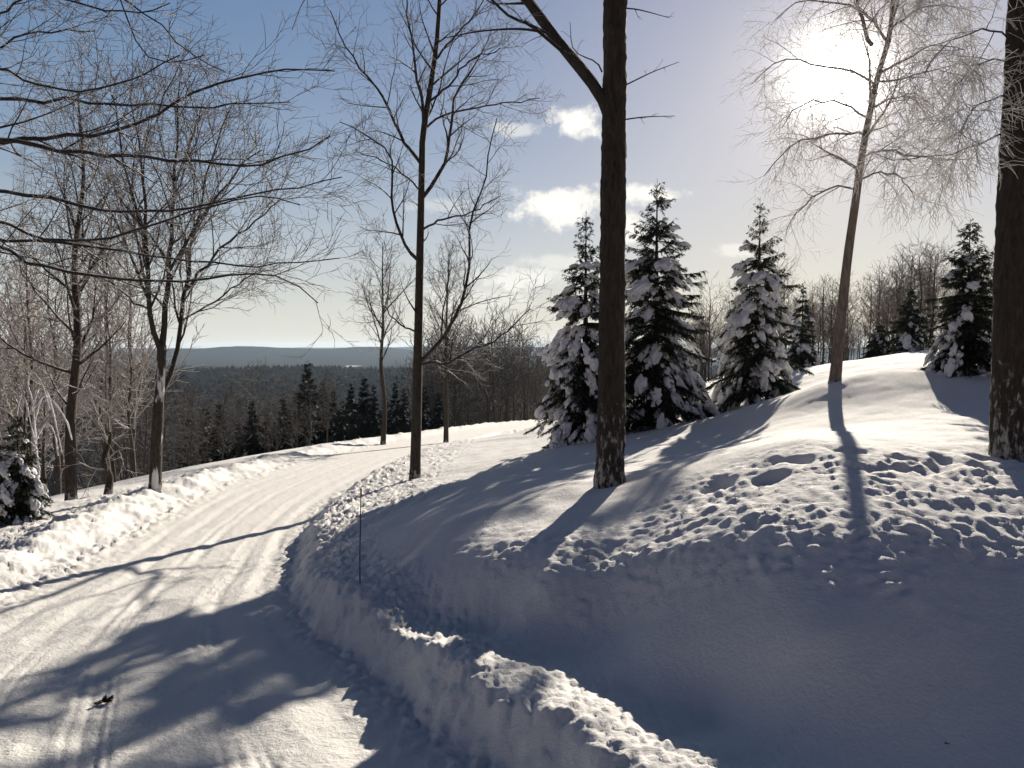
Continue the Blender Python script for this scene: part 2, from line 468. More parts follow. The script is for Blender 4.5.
class Tubes:
    def __init__(s): s.b = {}
    def add(s, pts, rr, sides):
        s.b.setdefault((len(pts), sides), []).append((pts, rr))
    def arrays(s):
        VV = []; FF = []; off = 0
        for (k, sd_), lst in s.b.items():
            P = np.array([l[0] for l in lst], float); R = np.array([l[1] for l in lst], float)
            n = len(lst)
            T = np.empty_like(P)
            T[:, 1:-1] = P[:, 2:] - P[:, :-2]; T[:, 0] = P[:, 1] - P[:, 0]; T[:, -1] = P[:, -1] - P[:, -2]
            T /= np.linalg.norm(T, axis=2, keepdims=True) + 1e-9
            mt = P[:, -1] - P[:, 0]
            mt /= np.linalg.norm(mt, axis=1, keepdims=True) + 1e-9
            ref = np.where(np.abs(mt[:, 2:3]) > .7, np.array([[1., 0.13, 0]]), np.array([[0, 0.07, 1.]]))
            N1 = np.cross(T, ref[:, None, :]); N1 /= np.linalg.norm(N1, axis=2, keepdims=True) + 1e-9
            N2 = np.cross(T, N1)
            a = np.arange(sd_) * 2 * math.pi / sd_
            V = P[:, :, None, :] + R[:, :, None, None] * (np.cos(a)[None, None, :, None] * N1[:, :, None, :] + np.sin(a)[None, None, :, None] * N2[:, :, None, :])
            VV.append(V.reshape(-1, 3))
            i = np.arange(n)[:, None, None] * (k * sd_) + np.arange(k - 1)[None, :, None] * sd_
            j = np.arange(sd_)[None, None, :]; j2 = (j + 1) % sd_
            f = np.stack([i + j, i + j2, i + sd_ + j2, i + sd_ + j], -1).reshape(-1, 4) + off
            FF.append(f); off += n * k * sd_
        return np.concatenate(VV), FF
    def build(s, name, mat, parent=None, origin=(0, 0, 0), rough=0.0):
        if not s.b: return None
        V, FF = s.arrays()
        if rough:                                                # plates and furrows of old bark
            a = V[:, 0] * 26; c = V[:, 1] * 26; z = V[:, 2]
            d = rough * (np.abs(vnoise(a + c * .3, z * 5.5, 301)) + .7 * vnoise(a * .35, z * 1.7, 302) + .6 * vnoise(c + a * .4, z * 9, 303))
            e = rough * (np.abs(vnoise(c + a * .3, z * 5.5, 304)) + .7 * vnoise(c * .35, z * 1.7, 305) + .6 * vnoise(a + c * .4, z * 9, 306))
            V = V + np.stack([d, e, np.zeros(len(V))], -1)
        return mesh_obj(name, V - np.array(origin), FF, mat, parent)

# ------------------------------------------------------------------ branching
def vadd(a, b, k=1.0): return (a[0] + b[0] * k, a[1] + b[1] * k, a[2] + b[2] * k)
def vnorm(a):
    l = math.sqrt(a[0] * a[0] + a[1] * a[1] + a[2] * a[2]) or 1e-9
    return (a[0] / l, a[1] / l, a[2] / l)
def vsub(a, b): return (a[0] - b[0], a[1] - b[1], a[2] - b[2])
def vcross(a, b): return (a[1] * b[2] - a[2] * b[1], a[2] * b[0] - a[0] * b[2], a[0] * b[1] - a[1] * b[0])
def vlen(a): return math.sqrt(a[0] * a[0] + a[1] * a[1] + a[2] * a[2])

def walk(p, d, L, n, gn, trop, rng):
    pts = [p]; s = L / n
    for i in range(n):
        d = vnorm((d[0] + rng.gauss(0, gn), d[1] + rng.gauss(0, gn), d[2] + rng.gauss(0, gn) + trop))
        p = vadd(p, d, s); pts.append(p)
    return pts

def spawn(tubes, pts, r0, r1, lvl, P, rng, t0=.15, Lpar=None):
    """tubes: {0:trunk,1:limb tubes,2:..}; adds children to a finished axis"""
    if lvl >= P['levels']: return
    n = len(pts) - 1
    L = sum(vlen(vsub(pts[i + 1], pts[i])) for i in range(n))
    dens = P['dens'][lvl]
    cnt = max(1, int(L * (1 - t0) * dens + rng.random()))
    roll = rng.random() * 6.28
    for c in range(cnt):
        t = t0 + (1 - t0) * (c + rng.random()) / cnt
        t = min(t, .995)
        f = t * n; i = min(int(f), n - 1); f -= i
        p = vadd(pts[i], vsub(pts[i + 1], pts[i]), f)
        ax = vnorm(vsub(pts[i + 1], pts[i]))
        roll += 2.4 + rng.gauss(0, .5)
        ref = (0, 0, 1) if abs(ax[2]) < .85 else (1, 0, 0)
        a = vnorm(vcross(ax, ref)); b = vcross(ax, a)
        flat = P.get('flat', 0) if lvl >= 1 else 0
        sa, sb = math.cos(roll), math.sin(roll) * (1 - flat)
        side = vnorm((a[0] * sa + b[0] * sb, a[1] * sa + b[1] * sb, a[2] * sa + b[2] * sb))
        ang = rad(P['ang'][lvl] + rng.gauss(0, 9))
        d = vnorm(vadd(tuple(q * math.cos(ang) for q in ax), side, math.sin(ang)))
        Lc = P['len'][lvl] * rng.uniform(.55, 1.25) * (1 - P['fall'][lvl] * t)
        rp = r0 + (r1 - r0) * t
        rc = min(rp * P['rr'][lvl], P['rmax'][lvl]) * rng.uniform(.75, 1.1)
        rc = max(rc, P['rmin'])
        grow(tubes, p, d, Lc, rc, lvl + 1, P, rng)

def grow(tubes, p, d, L, r, lvl, P, rng):
    seg = P['seg'][min(lvl, len(P['seg']) - 1)]
    pts = walk(p, d, L, seg, P['gn'][min(lvl, len(P['gn']) - 1)], P['trop'][min(lvl, len(P['trop']) - 1)], rng)
    r1 = max(P['rmin'] * .6, r * P.get('tip', .25))
    rr = [r + (r1 - r) * (k / seg) for k in range(seg + 1)]
    sides = 3 if lvl >= 3 else (4 if lvl == 2 else 6)
    tubes[min(lvl, 3)].add(pts, rr, sides)
    spawn(tubes, pts, r, r1, lvl, P, rng, .12)

def resample(P, n):
    Q = catmull(P, 8)
    s = np.concatenate([[0], np.cumsum(np.linalg.norm(np.diff(Q, axis=0), axis=1))])
    u = np.linspace(0, s[-1], n + 1)
    return [tuple(np.interp(v, s, Q[:, k]) for k in range(3)) for v in u]

def axis(tubes, key, pts3, r0, r1, sides, nseg, flare=0.0, rng=None, wig=0.0):
    pts = resample(pts3, nseg)
    if wig and rng:
        pts = [pts[0]] + [tuple(c + rng.gauss(0, wig) for c in q) for q in pts[1:-1]] + [pts[-1]]
    rr = []
    for k in range(nseg + 1):
        t = k / nseg
        r = r0 + (r1 - r0) * t
        z = pts[k][2] - pts[0][2]
        if flare: r *= 1 + flare * math.exp(-max(z, 0) / .22)
        if rng: r *= 1 + rng.uniform(-.025, .025)
        rr.append(r)
    tubes[key].add(pts, rr, sides)
    return pts

def T4(): return {0: Tubes(), 1: Tubes(), 2: Tubes(), 3: Tubes()}

def finish_tree(name, base, tubes, label, cat, mats, group=None, rough=0.0):
    e = empty(name, base, label, cat, group)
    tubes[0].build('trunk', mats[0], e, base, rough)
    merged = Tubes()
    for k in (1, 2):
        for key, l in tubes[k].b.items(): merged.b.setdefault(key, []).extend(l)
    merged.build('limbs', mats[1], e, base)
    tubes[3].build('twigs', mats[2], e, base)
    return e

# parameter sets: index = level of the parent (dens, ang, len ...) ; seg/gn/trop index = own level
HARD = dict(levels=4, dens=[2.2, 2.6, 5.0, 9.0], ang=[48, 42, 42, 40], len=[2.4, 1.2, .6, .28], fall=[.5, .55, .5, .4],
            rr=[.55, .6, .6, .7], rmax=[.06, .025, .012, .007], rmin=.0035, seg=[8, 7, 5, 4, 3], gn=[.05, .10, .13, .15, .18], trop=[0, .10, .05, .03, .02], tip=.25)

def build_terrain():
    cy = -3.0
    az = np.concatenate([np.linspace(-100, -42, 50)[:-1], np.linspace(-42, 42, 740), np.linspace(42, 100, 50)[1:]])
    az = np.radians(az)
    r = [0.4]
    while r[-1] < 70:
        k = .03 if r[-1] < 5 else (.0047 if r[-1] < 17 else (.0065 if r[-1] < 40 else .012))
        r.append(r[-1] * (1 + k))
    while r[-1] < 9600:
        r.append(r[-1] * 1.022)
    r = np.array(r)
    RR, AA = np.meshgrid(r, az, indexing='ij')
    X = RR * np.sin(AA); Y = cy + RR * np.cos(AA)
    Z, DR, DL = ground(X, Y, True, True)
    V = np.stack([X, Y, Z], -1).reshape(-1, 3)
    nr, na = X.shape
    i = (np.arange(nr - 1)[:, None] * na + np.arange(na - 1)[None, :])
    Fq = np.stack([i, i + 1, i + na + 1, i + na], -1).reshape(-1, 4)[:, ::-1]
    def avg(A): return (.25 * (A[:-1, :-1] + A[1:, :-1] + A[:-1, 1:] + A[1:, 1:])).ravel()
    dr, dl, rc = avg(DR), avg(DL), avg(RR)
    far = rc > 240
    road = ~far & (dr <= 0) & (dl <= 0)
    bank = ~far & ~road & (((dr > 0) & (dr < 1.1)) | ((dl > 0) & (dl < 2.2)))
    field = ~far & ~road & ~bank
    for nm, mk, mat in (('snow_field', field, M_SNOW), ('road', road, M_ROAD), ('snow_bank', bank, M_BANK), ('hills', far, M_HILL)):
        f = Fq[mk]
        u, inv = np.unique(f.ravel(), return_inverse=True)
        o = mesh_obj(nm, V[u], [inv.reshape(-1, 4)], mat)
        tag(o, kind='structure')
_m = []
for _px, _py, _y0, _r in ((609, 486, 3, .24), (1008, 458, 6, .24), (415, 478, 8, .2), (835, 381, 6, .2), (155, 489, 8, .25), (71, 500, 6, .2)):
    _h = hit(_px, _py, _y0); _m.append((_h[0], _h[1], _r))
MOUNDS.extend(_m)
build_terrain()

# ------------------------------------------------------------------ hero trees
def local_trunk(pxs, Y, n0=None):
    return [at(x, y, Y) for x, y in pxs]

rng = random.Random(4)

# --- big dark trunk in the middle
b = hit(609, 486)
Y = b[1]
T = T4()
tr = [(b[0], b[1], b[2] - .25), (b[0], b[1], b[2])] + local_trunk([(611, 400), (612, 300), (613, 200), (614, 100), (615, 0), (617, -120), (620, -300), (622, -430)], Y)
axis(T, 0, tr, .20, .128, 36, 220, flare=.38, rng=rng)
limb_big = [at(610, 118, Y), at(603, 100, Y - .02), at(588, 78, Y - .1), at(560, 44, Y - .2), at(538, 15, Y - .3), at(515, -15, Y - .4), at(470, -60, Y - .6), at(420, -100, Y - .8)]
limb_b = [at(576, 63, Y - .15), at(550, 41, Y - .35), at(530, 25, Y - .5), at(509, 16, Y - .7), at(490, -2, Y - .8), at(455, -35, Y - 1.0)]
limb_d = [at(540, -150, Y - .6), at(450, -130, Y - .8), at(380, -90, Y - 1.0), at(330, -40, Y - 1.1), at(300, 8, Y - 1.2), at(292, 30, Y - 1.2)]
limb_c = [at(545, 32, Y - .4), at(520, 29, Y - .5), at(492, 30, Y - .7), at(469, 33, Y - .8), at(445, 38, Y - .95)]
P = dict(HARD, dens=[.6, 2.2, 4.5, 7], len=[1.2, .9, .45, .22], trop=[0, .02, .0, -.02, -.02], levels=4)
for q, r0, r1 in ((limb_big, .085, .045), (limb_b, .028, .010), (limb_c, .02, .006), (limb_d, .02, .004)):
    pts = axis(T, 1, q, r0, r1, 8, 14, rng=rng)
    spawn(T, pts, r0, r1, 1, P, rng, .25)
for q in ([at(620, 88, Y), at(640, 78, Y), at(655, 71, Y + .1), at(679, 62, Y + .1)], [at(622, 120, Y), at(645, 117, Y - .1), at(675, 116, Y - .1)],
          [at(622, 8, Y), at(640, 10, Y - .1), at(670, 18, Y - .1)], [at(602, 72, Y - .1), at(596, 62, Y - .2), at(574, 50, Y - .3), at(570, 22, Y - .3)]):
    pts = axis(T, 2, q, .012, .004, 5, 8, rng=rng)
    spawn(T, pts, .012, .004, 2, dict(P, len=[1, .5, .25, .12]), rng, .25)
# the crown above the frame (its fine shade falls on the snow)
for k in range(10):
    z = 6.0 + k * .3
    a = rng.random() * 6.28
    grow(T, (b[0] + .1, b[1], z), vnorm((math.cos(a), math.sin(a), .8)), rng.uniform(1.5, 2.6), .035, 1, dict(P, dens=[1, 1.6, 3, 4]), rng)
big = finish_tree('tall_tree', b, T, 'thickest dark trunk, in front of the spruces, with a snowy limb rising to the left', 'tree', (M_BIG, M_LIMB, M_TWIG), None, .016)
# snow lying along the top of the limb
sb = Tubes()
pl = resample([vadd(p, (0, -.012, .074 - .0045 * k)) for k, p in enumerate(limb_big[1:])], 16)
sb.add(pl, [.02] + [(.048 - .0012 * k_) * rng.uniform(.6, 1.15) for k_, _ in enumerate(pl[1:-1])] + [.015], 7)
sb.build('snow_strip', M_LOAD, [c for c in big.children if c.name.startswith('limbs')][0], b)

# --- slender tree beside the road
b = hit(415, 478, 8)
Y = b[1]
T = T4()
tr = [(b[0], b[1], b[2] - .2), b] + local_trunk([(417, 400), (419, 300), (421, 210), (422, 165), (423, 135), (430, 90), (436, 50), (439, 10), (441, -40), (440, -130)], Y)
sc = Y / 21.0
axis(T, 0, tr, .145 * sc, .03, 12, 30, flare=.3, rng=rng)
P = dict(HARD, dens=[2, 3.2, 5.0, 7.0], len=[2.6, 1.7, .95, .46], rmin=.005, rmax=[.07, .03, .016, .009], trop=[0, .06, .03, .02, .01], ang=[45, 42, 44, 42])
guides = [([(422, 165), (404, 142), (394, 122), (384, 98), (360, 68), (345, 45), (330, 10)], .05, .3),
          ([(423, 137), (423, 102), (415, 68), (410, 30), (404, -20)], .055, -.3),
          ([(423, 197), (442, 169), (450, 135), (453, 102), (465, 81), (482, 51), (491, 30)], .06, .5),
          ([(420, 262), (413, 256), (401, 237), (392, 203), (392, 163), (377, 142), (340, 122)], .05, -.7),
          ([(420, 362), (434, 346), (452, 324), (465, 285), (470, 257), (470, 222), (482, 190), (489, 152), (497, 118)], .055, -.5),
          ([(420, 364), (435, 362), (448, 363), (475, 348), (499, 338), (530, 309)], .045, -1.0),
          ([(418, 332), (401, 324), (385, 306), (379, 290)], .03, .6),
          ([(422, 230), (445, 218), (470, 214), (500, 196)], .035, .6),
          ([(422, 192), (400, 172), (380, 160), (355, 150)], .03, .9),
          ([(428, 102), (450, 85), (470, 60), (500, 48)], .035, -.6),
          ([(434, 62), (452, 38), (470, 20), (492, -12)], .035, .4),
          ([(424, 130), (445, 115), (480, 107), (540, 98)], .035, .9)]
for g, r0, dy in guides:
    n = len(g)
    q = [at(x, y, Y + dy * k / (n - 1) * 1.5) for k, (x, y) in enumerate(g)]
    pts = axis(T, 1, q, r0 * sc, .012, 6, 14, rng=rng, wig=.02)
    spawn(T, pts, r0 * sc, .012, 1, P, rng, .12)
pts0 = resample(tr[2:], 20)
spawn(T, pts0[10:], .07, .03, 0, dict(P, dens=[2.2, 1.8, 4, 7], len=[1.8, 1.1, .7, .38]), rng, .0)
spawn(T, pts0[3:10], .07, .03, 0, dict(P, dens=[1.0, 1.8, 3, 5], len=[1.1, .8, .6, .3]), rng, .0)
finish_tree('roadside_tree', b, T, 'slender forked bare tree standing alone on the bank inside the road bend', 'tree', (M_TRUNK, M_LIMB, M_TWIG))

# --- birch in front of the sun
b = hit(835, 381, 6)
Y = b[1]
T = T4()
tr = [(b[0] - .02, b[1], b[2] - .2), b] + local_trunk([(838, 350), (843, 300), (848, 255), (855, 205), (862, 155), (870, 112), (879, 72), (889, 38), (893, 0), (894, -50), (890, -120)], Y)
sc = Y / 18.0
axis(T, 0, tr, .128 * sc, .02, 14, 36, flare=.35, rng=rng)
P = dict(HARD, dens=[2.2, 5.0, 7.0, 9.0], len=[1.9, 1.2, .85, .42], rmin=.0045, rmax=[.04, .018, .009, .006], ang=[55, 45, 48, 46],
         trop=[0, .0, -.06, -.11, -.14], gn=[.05, .09, .12, .16, .2], fall=[.2, .45, .4, .3], flat=0)
guides = [([(866, 135), (858, 132), (838, 133), (815, 138), (788, 148), (764, 176)], .03, -.6),
          ([(876, 85), (850, 70), (818, 66), (780, 60), (752, 84)], .03, .5),
          ([(872, 45), (868, 38), (862, 20), (854, -8), (848, -60)], .05, -.2),
          ([(857, 190), (838, 186), (815, 197), (795, 215), (786, 235)], .025, .7),
          ([(862, 158), (885, 150), (910, 155), (945, 160), (975, 158)], .03, .6),
          ([(858, 180), (880, 172), (900, 176), (915, 200)], .025, -.8),
          ([(872, 108), (890, 100), (912, 98), (935, 116)], .03, .9),
          ([(880, 72), (905, 60), (935, 45), (965, 50)], .03, -.5),
          ([(887, 42), (870, 20), (845, 5), (800, 2), (775, 20)], .03, .2),
          ([(890, 30), (915, 10), (945, 5), (975, 12)], .03, .4),
          ([(868, 118), (848, 106), (825, 100), (800, 108), (782, 128)], .025, -1.0)]
for g, r0, dy in guides:
    n = len(g)
    q = [at(x, y, Y + dy * 1.6 * k / (n - 1)) for k, (x, y) in enumerate(g)]
    pts = axis(T, 1, q, r0 * sc, .008, 6, 10, rng=rng, wig=.02)
    spawn(T, pts, r0 * sc, .008, 1, P, rng, .1)
pts0 = resample(tr[2:], 24)
spawn(T, pts0[9:], .07, .02, 0, dict(P, dens=[2.0, 4.0, 7, 9]), rng, .0)
finish_tree('birch_tree', b, T, 'leaning pale birch with drooping iced twigs in front of the low sun', 'tree', (M_BIRCHBARK, M_TWIG, M_ICE))

# --- thick trunk at the right edge
b = hit(1008, 458, 6)
Y = b[1]
T = T4()
tr = [(b[0], b[1], b[2] - .2), b] + local_trunk([(1009, 400), (1011, 300), (1014, 200), (1019, 100), (1024, 0), (1030, -150), (1034, -300)], Y)
axis(T, 0, tr, .20, .14, 36, 180, flare=.25, rng=rng)
P2 = dict(P, dens=[2.2, 8.0, 13, 17.0], len=[1.9, 1.0, .6, .30], rmin=.003, rmax=[.03, .012, .007, .004])
for g, dy in (([(1010, 40), (990, 30), (965, 35), (940, 50), (925, 75)], -.4), ([(1010, 130), (985, 143), (960, 152), (930, 156), (900, 160), (870, 152)], .3),
              ([(1010, 60), (985, 62), (965, 75), (950, 100)], .5), ([(1010, -20), (985, -30), (950, -20), (925, 0)], .3), ([(1010, -60), (980, -60), (940, -50), (905, -20)], -.8),
              ([(1012, 95), (990, 98), (970, 112), (958, 140)], -.6), ([(1030, 120), (1050, 110), (1080, 120)], 0)):
    n = len(g)
    q = [at(x, y, Y + dy * 1.6 * k / (n - 1)) for k, (x, y) in enumerate(g)]
    pts = axis(T, 1, q, .012, .004, 6, 10, rng=rng, wig=.015)
    spawn(T, pts, .012, .004, 1, P2, rng, .15)
finish_tree('edge_tree', b, T, 'thick dark straight trunk at the right edge with icy twigs hanging on its left side', 'tree', (M_BIG, M_LIMB, M_ICE), None, .016)

# --- the left tree whose long boughs reach into the picture
bx, by = -8.1, 8.6
b = (bx, by, gz(bx, by))
T = T4()
tr = [(bx, by, b[2] - .2), b, (bx + .05, by, b[2] + 3), (bx + .1, by + .1, b[2] + 6), (bx + .2, by, b[2] + 9), (bx + .3, by, b[2] + 12)]
axis(T, 0, tr, .21, .06, 16, 30, flare=.3, rng=rng)
P = dict(HARD, dens=[2, 3.0, 5.6, 8.0], len=[2, 1.4, .7, .30], rmin=.0032, rmax=[.05, .022, .011, .006], ang=[45, 38, 40, 40], trop=[0, .05, .03, .02, .02],
         gn=[.05, .08, .12, .15, .18], flat=.35)
guides = [([(-180, 120), (-60, 80), (0, 46), (22, 34), (60, 31), (95, 31)], .03, 0.0),
          ([(-180, 150), (-60, 115), (0, 99), (40, 103), (70, 100), (110, 104), (150, 105), (190, 108), (235, 105), (290, 102)], .035, .8),
          ([(-180, 190), (-60, 155), (0, 143), (40, 136), (90, 134), (120, 127), (150, 118), (180, 103), (205, 88), (235, 80), (270, 73), (305, 69), (335, 71)], .04, -.6),
          ([(-180, 185), (-60, 140), (0, 139), (50, 149), (100, 154), (150, 158), (200, 163), (250, 166), (275, 160), (300, 150), (330, 136)], .045, -1.0),
          ([(-180, 230), (-60, 195), (0, 190), (40, 196), (65, 200), (85, 208), (110, 212), (150, 211), (200, 208), (250, 194), (300, 187), (342, 177)], .036, .3),
          ([(-180, 260), (-60, 225), (0, 221), (30, 233), (60, 240), (90, 240), (130, 232), (170, 220), (215, 205), (260, 195), (300, 205)], .03, -.4),
          ([(-180, 280), (-60, 245), (0, 239), (60, 243), (110, 248), (150, 256), (200, 262), (260, 266), (310, 262), (340, 258)], .03, .9),
          ([(-180, 320), (-60, 260), (0, 245), (25, 262), (60, 270), (120, 278), (170, 283), (220, 276), (270, 272), (318, 303)], .035, -.9),
          ([(-180, 100), (-60, 40), (0, 12), (40, -10), (70, -30)], .03, -.5),
          ([(60, -90), (95, -30), (120, 0), (132, 32), (142, 52), (170, 62), (205, 55)], .02, .6),
          ([(-180, 60), (-40, -20), (40, -6), (100, 9), (150, 11), (170, 3)], .03, .2),
          ([(-180, 110), (-60, 75), (0, 70), (40, 85), (80, 92), (130, 80), (180, 55)], .025, -1.2),
          ([(-120, 40), (0, -40), (90, -20), (150, 20), (200, 60), (225, 72)], .022, 1.0)]
for g, r0, dy in guides:
    n = len(g)
    q = [at(x, y, by + dy * k / (n - 1)) for k, (x, y) in enumerate(g)]
    q[0] = (bx, by, q[0][2] - .2)
    pts = axis(T, 1, q, r0 * .95, .006, 7, 26, rng=rng, wig=.012)
    spawn(T, pts, r0 * .72, .006, 1, P, rng, .36)
finish_tree('overhanging_tree', b, T, 'tree off the left side whose long dark snow-lined boughs reach across the upper left sky', 'tree', (M_TRUNK, M_LIMB, M_TWIG))

# --- the three-stemmed tree behind the left bank
b = hit(155, 489, 8)
Y = b[1]; sc = Y / 20.0
T = T4()
axis(T, 0, [(b[0], b[1], b[2] - .3), b] + local_trunk([(157, 440), (159, 400), (161, 365), (162, 345)], Y), .165 * sc, .11 * sc, 12, 14, flare=.35, rng=rng)
P = dict(HARD, dens=[2, 2.8, 4.6, 6.5], len=[3.0, 2.4, 1.2, .55], rmin=.0065, rmax=[.07, .035, .016, .010], ang=[34, 34, 36, 38], trop=[0, .08, .07, .05, .03], fall=[.3, .4, .4, .3])
guides = [([(161, 352), (152, 325), (147, 280), (147, 220), (140, 150), (130, 95)], .07, -.6), ([(162, 350), (167, 300), (172, 230), (176, 150), (180, 80)], .08, .3),
          ([(160, 398), (170, 372), (180, 340), (186, 290), (196, 225), (215, 150), (232, 105)], .07, .7), ([(149, 300), (125, 240), (100, 190), (85, 150)], .045, .9), ([(170, 270), (200, 220), (240, 170), (262, 150)], .045, -.9),
          ([(186, 290), (215, 255), (250, 225), (280, 200)], .04, -.4), ([(148, 260), (128, 180), (118, 130), (112, 95)], .045, -1.2), ([(176, 180), (195, 130), (205, 95)], .04, 1.2),
          ([(183, 320), (215, 300), (250, 275), (275, 262)], .03, .8), ([(150, 310), (120, 290), (95, 260), (80, 240)], .03, 0)]
for g, r0, dy in guides:
    n = len(g)
    q = [at(x, y, Y + dy * 1.8 * k / (n - 1)) for k, (x, y) in enumerate(g)]
    pts = axis(T, 1, q, r0 * sc, .014, 6, 12, rng=rng, wig=.025)
    spawn(T, pts, r0 * sc, .014, 1, P, rng, .15)
finish_tree('forked_maple', b, T, 'snow-patched tree with three rising stems and rounded bare crown behind the left bank', 'tree', (M_PATCH, M_LIMB, M_TWIG))

def auto_tree(name, px, py, pytop, label, group, mats, seed, P, rbase, lean=0.0, ymin=6, low=.25, ybase=None, kdens=1.0):
    rg = random.Random(seed)
    b_ = hit(px, py, ymin) if ybase is None else None
    if b_ is None:
        p_ = at(px, py, ybase); b_ = (p_[0], p_[1], gz(p_[0], p_[1]))
    top = at(px + lean, pytop, b_[1])
    H = top[2] - b_[2]
    T_ = T4()
    tr_ = [(b_[0], b_[1], b_[2] - .3), b_]
    for k in range(1, 6):
        t = k / 5
        tr_.append((b_[0] + (top[0] - b_[0]) * t + rg.gauss(0, .07), b_[1] + rg.gauss(0, .07), b_[2] + H * t))
    pts_ = axis(T_, 0, tr_, rbase, .02, 10, 26, flare=.3, rng=rg)
    k0 = int(len(pts_) * low)
    spawn(T_, pts_[k0:], rbase * .8, .02, 0, P, rg, .0)
    return finish_tree(name, b_, T_, label, 'tree', mats, group)

PL = dict(HARD, dens=[3.2, 2.8, 4.6, 6.0], len=[3.2, 1.7, .9, .45], rmin=.006, rmax=[.045, .022, .012, .008], ang=[50, 42, 40, 40], trop=[0, .09, .06, .03, .02], fall=[.62, .45, .4, .3])
auto_tree('bare_tree', 71, 500, 95, 'straight bare tree with pinkish lit twigs rising beside the snowy young spruces', None, (M_TRUNK, M_LIMB, M_PALETWIG), 11, PL, .15, lean=12)
auto_tree('bare_tree', 4, 492, 120, 'dark bare trunk at the far left edge of the view above the snowy spruces', None, (M_TRUNK, M_LIMB, M_PALETWIG), 12, PL, .13, lean=22)
PS = dict(HARD, dens=[3.2, 2.4, 4.0, 5.0], len=[1.9, 1.0, .6, .35], rmin=.006, rmax=[.03, .014, .009, .007], ang=[55, 46, 44, 40], trop=[0, -.02, -.05, -.06, -.05], fall=[.6, .4, .4, .3])
sap = Tubes(); b = at(42, 492, 18.5); b = (b[0], b[1], gz(b[0], b[1])); Y = b[1]
for g in ([(42, 492), (36, 440), (34, 405), (40, 388), (48, 394), (56, 425), (62, 452)], [(40, 470), (30, 420), (24, 396), (20, 400), (14, 430)], [(35, 420), (42, 398), (52, 400), (66, 420), (72, 440)],
          [(36, 440), (46, 424), (54, 432), (58, 456)], [(34, 405), (28, 384), (32, 372), (42, 384), (50, 410)], [(37, 450), (28, 440), (22, 446), (18, 466)]):
    q = [at(x, y, Y + rng.uniform(-.2, .2)) for x, y in g]; q = [b if k == 0 and g[0] == (42, 492) else v for k, v in enumerate(q)]
    pts = resample(q, 22); sap.add(pts, [.02] + [.02 * rng.uniform(.35, 1.25) for _ in pts[1:-1]] + [.012], 7)
e = empty('snowy_sapling', b, 'bent sapling whose drooping strands are coated in white snow behind the young spruces', 'sapling')
sap.build('stems', M_LOAD, e, b)
auto_tree('small_tree', 108, 494, 408, 'small low tree with drooping frosted crown between two taller trunks on the left', None, (M_TRUNK, M_PALETWIG, M_PALETWIG), 13, PS, .12, low=.3)
PM = dict(HARD, dens=[2.4, 2.0, 3.6, 5.0], len=[3.6, 1.8, .9, .5], rmin=.010, rmax=[.06, .03, .016, .011], ang=[42, 40, 40, 40], trop=[0, .10, .07, .04, .03], fall=[.62, .45, .4, .3])
auto_tree('bare_tree', 383, 440, 243, 'slim pale bare tree behind the far bank left of the slender roadside tree', None, (M_TRUNK, M_LIMB, M_TWIG), 14, PM, .17, ybase=46, low=.42)
auto_tree('bare_tree', 446, 440, 262, 'bushy bare tree behind the far bank right of the slender roadside tree', None, (M_TRUNK, M_LIMB, M_TWIG), 15, dict(PM, ang=[36, 34, 36, 38], dens=[3.2, 2.2, 3.6, 5.0]), .17, ybase=48, low=.3)

# ------------------------------------------------------------------ spruces
def ico(sub=2):
    t = (1 + 5 ** .5) / 2
    v = [(-1, t, 0), (1, t, 0), (-1, -t, 0), (1, -t, 0), (0, -1, t), (0, 1, t), (0, -1, -t), (0, 1, -t), (t, 0, -1), (t, 0, 1), (-t, 0, -1), (-t, 0, 1)]
    f = [(0, 11, 5), (0, 5, 1), (0, 1, 7), (0, 7, 10), (0, 10, 11), (1, 5, 9), (5, 11, 4), (11, 10, 2), (10, 7, 6), (7, 1, 8), (3, 9, 4), (3, 4, 2), (3, 2, 6), (3, 6, 8), (3, 8, 9), (4, 9, 5), (2, 4, 11), (6, 2, 10), (8, 6, 7), (9, 8, 1)]
    v = [vnorm(q) for q in v]
    for _ in range(sub):
        cache = {}; nf = []
        def mid(a, b_):
            k = (min(a, b_), max(a, b_))
            if k not in cache:
                v.append(vnorm(tuple((v[a][i] + v[b_][i]) / 2 for i in range(3)))); cache[k] = len(v) - 1
            return cache[k]
        for a, b_, c in f:
            ab, bc, ca = mid(a, b_), mid(b_, c), mid(c, a)
            nf += [(a, ab, ca), (b_, bc, ab), (c, ca, bc), (ab, bc, ca)]
        f = nf
    return np.array(v), np.array(f)
ICO_V, ICO_F = ico(2)

def lump(center, ax, side, up, l, w, h, rs):
    """an uneven cushion of snow"""
    V = ICO_V
    ph = rs.uniform(0, 6.28, (4, 3)); fr = rs.uniform(1.8, 5.5, (4, 3))
    n = np.zeros(len(V))
    for k in range(4):
        n += (np.sin(V[:, 0] * fr[k, 0] + ph[k, 0]) * np.sin(V[:, 1] * fr[k, 1] + ph[k, 1]) * np.sin(V[:, 2] * fr[k, 2] + ph[k, 2])) * (.34 if k < 2 else .22)
    q = V * (1 + n)[:, None]
    z = np.where(q[:, 2] < 0, q[:, 2] * .45, q[:, 2])
    return center + q[:, 0:1] * l * ax + q[:, 1:2] * w * side + z[:, None] * h * up

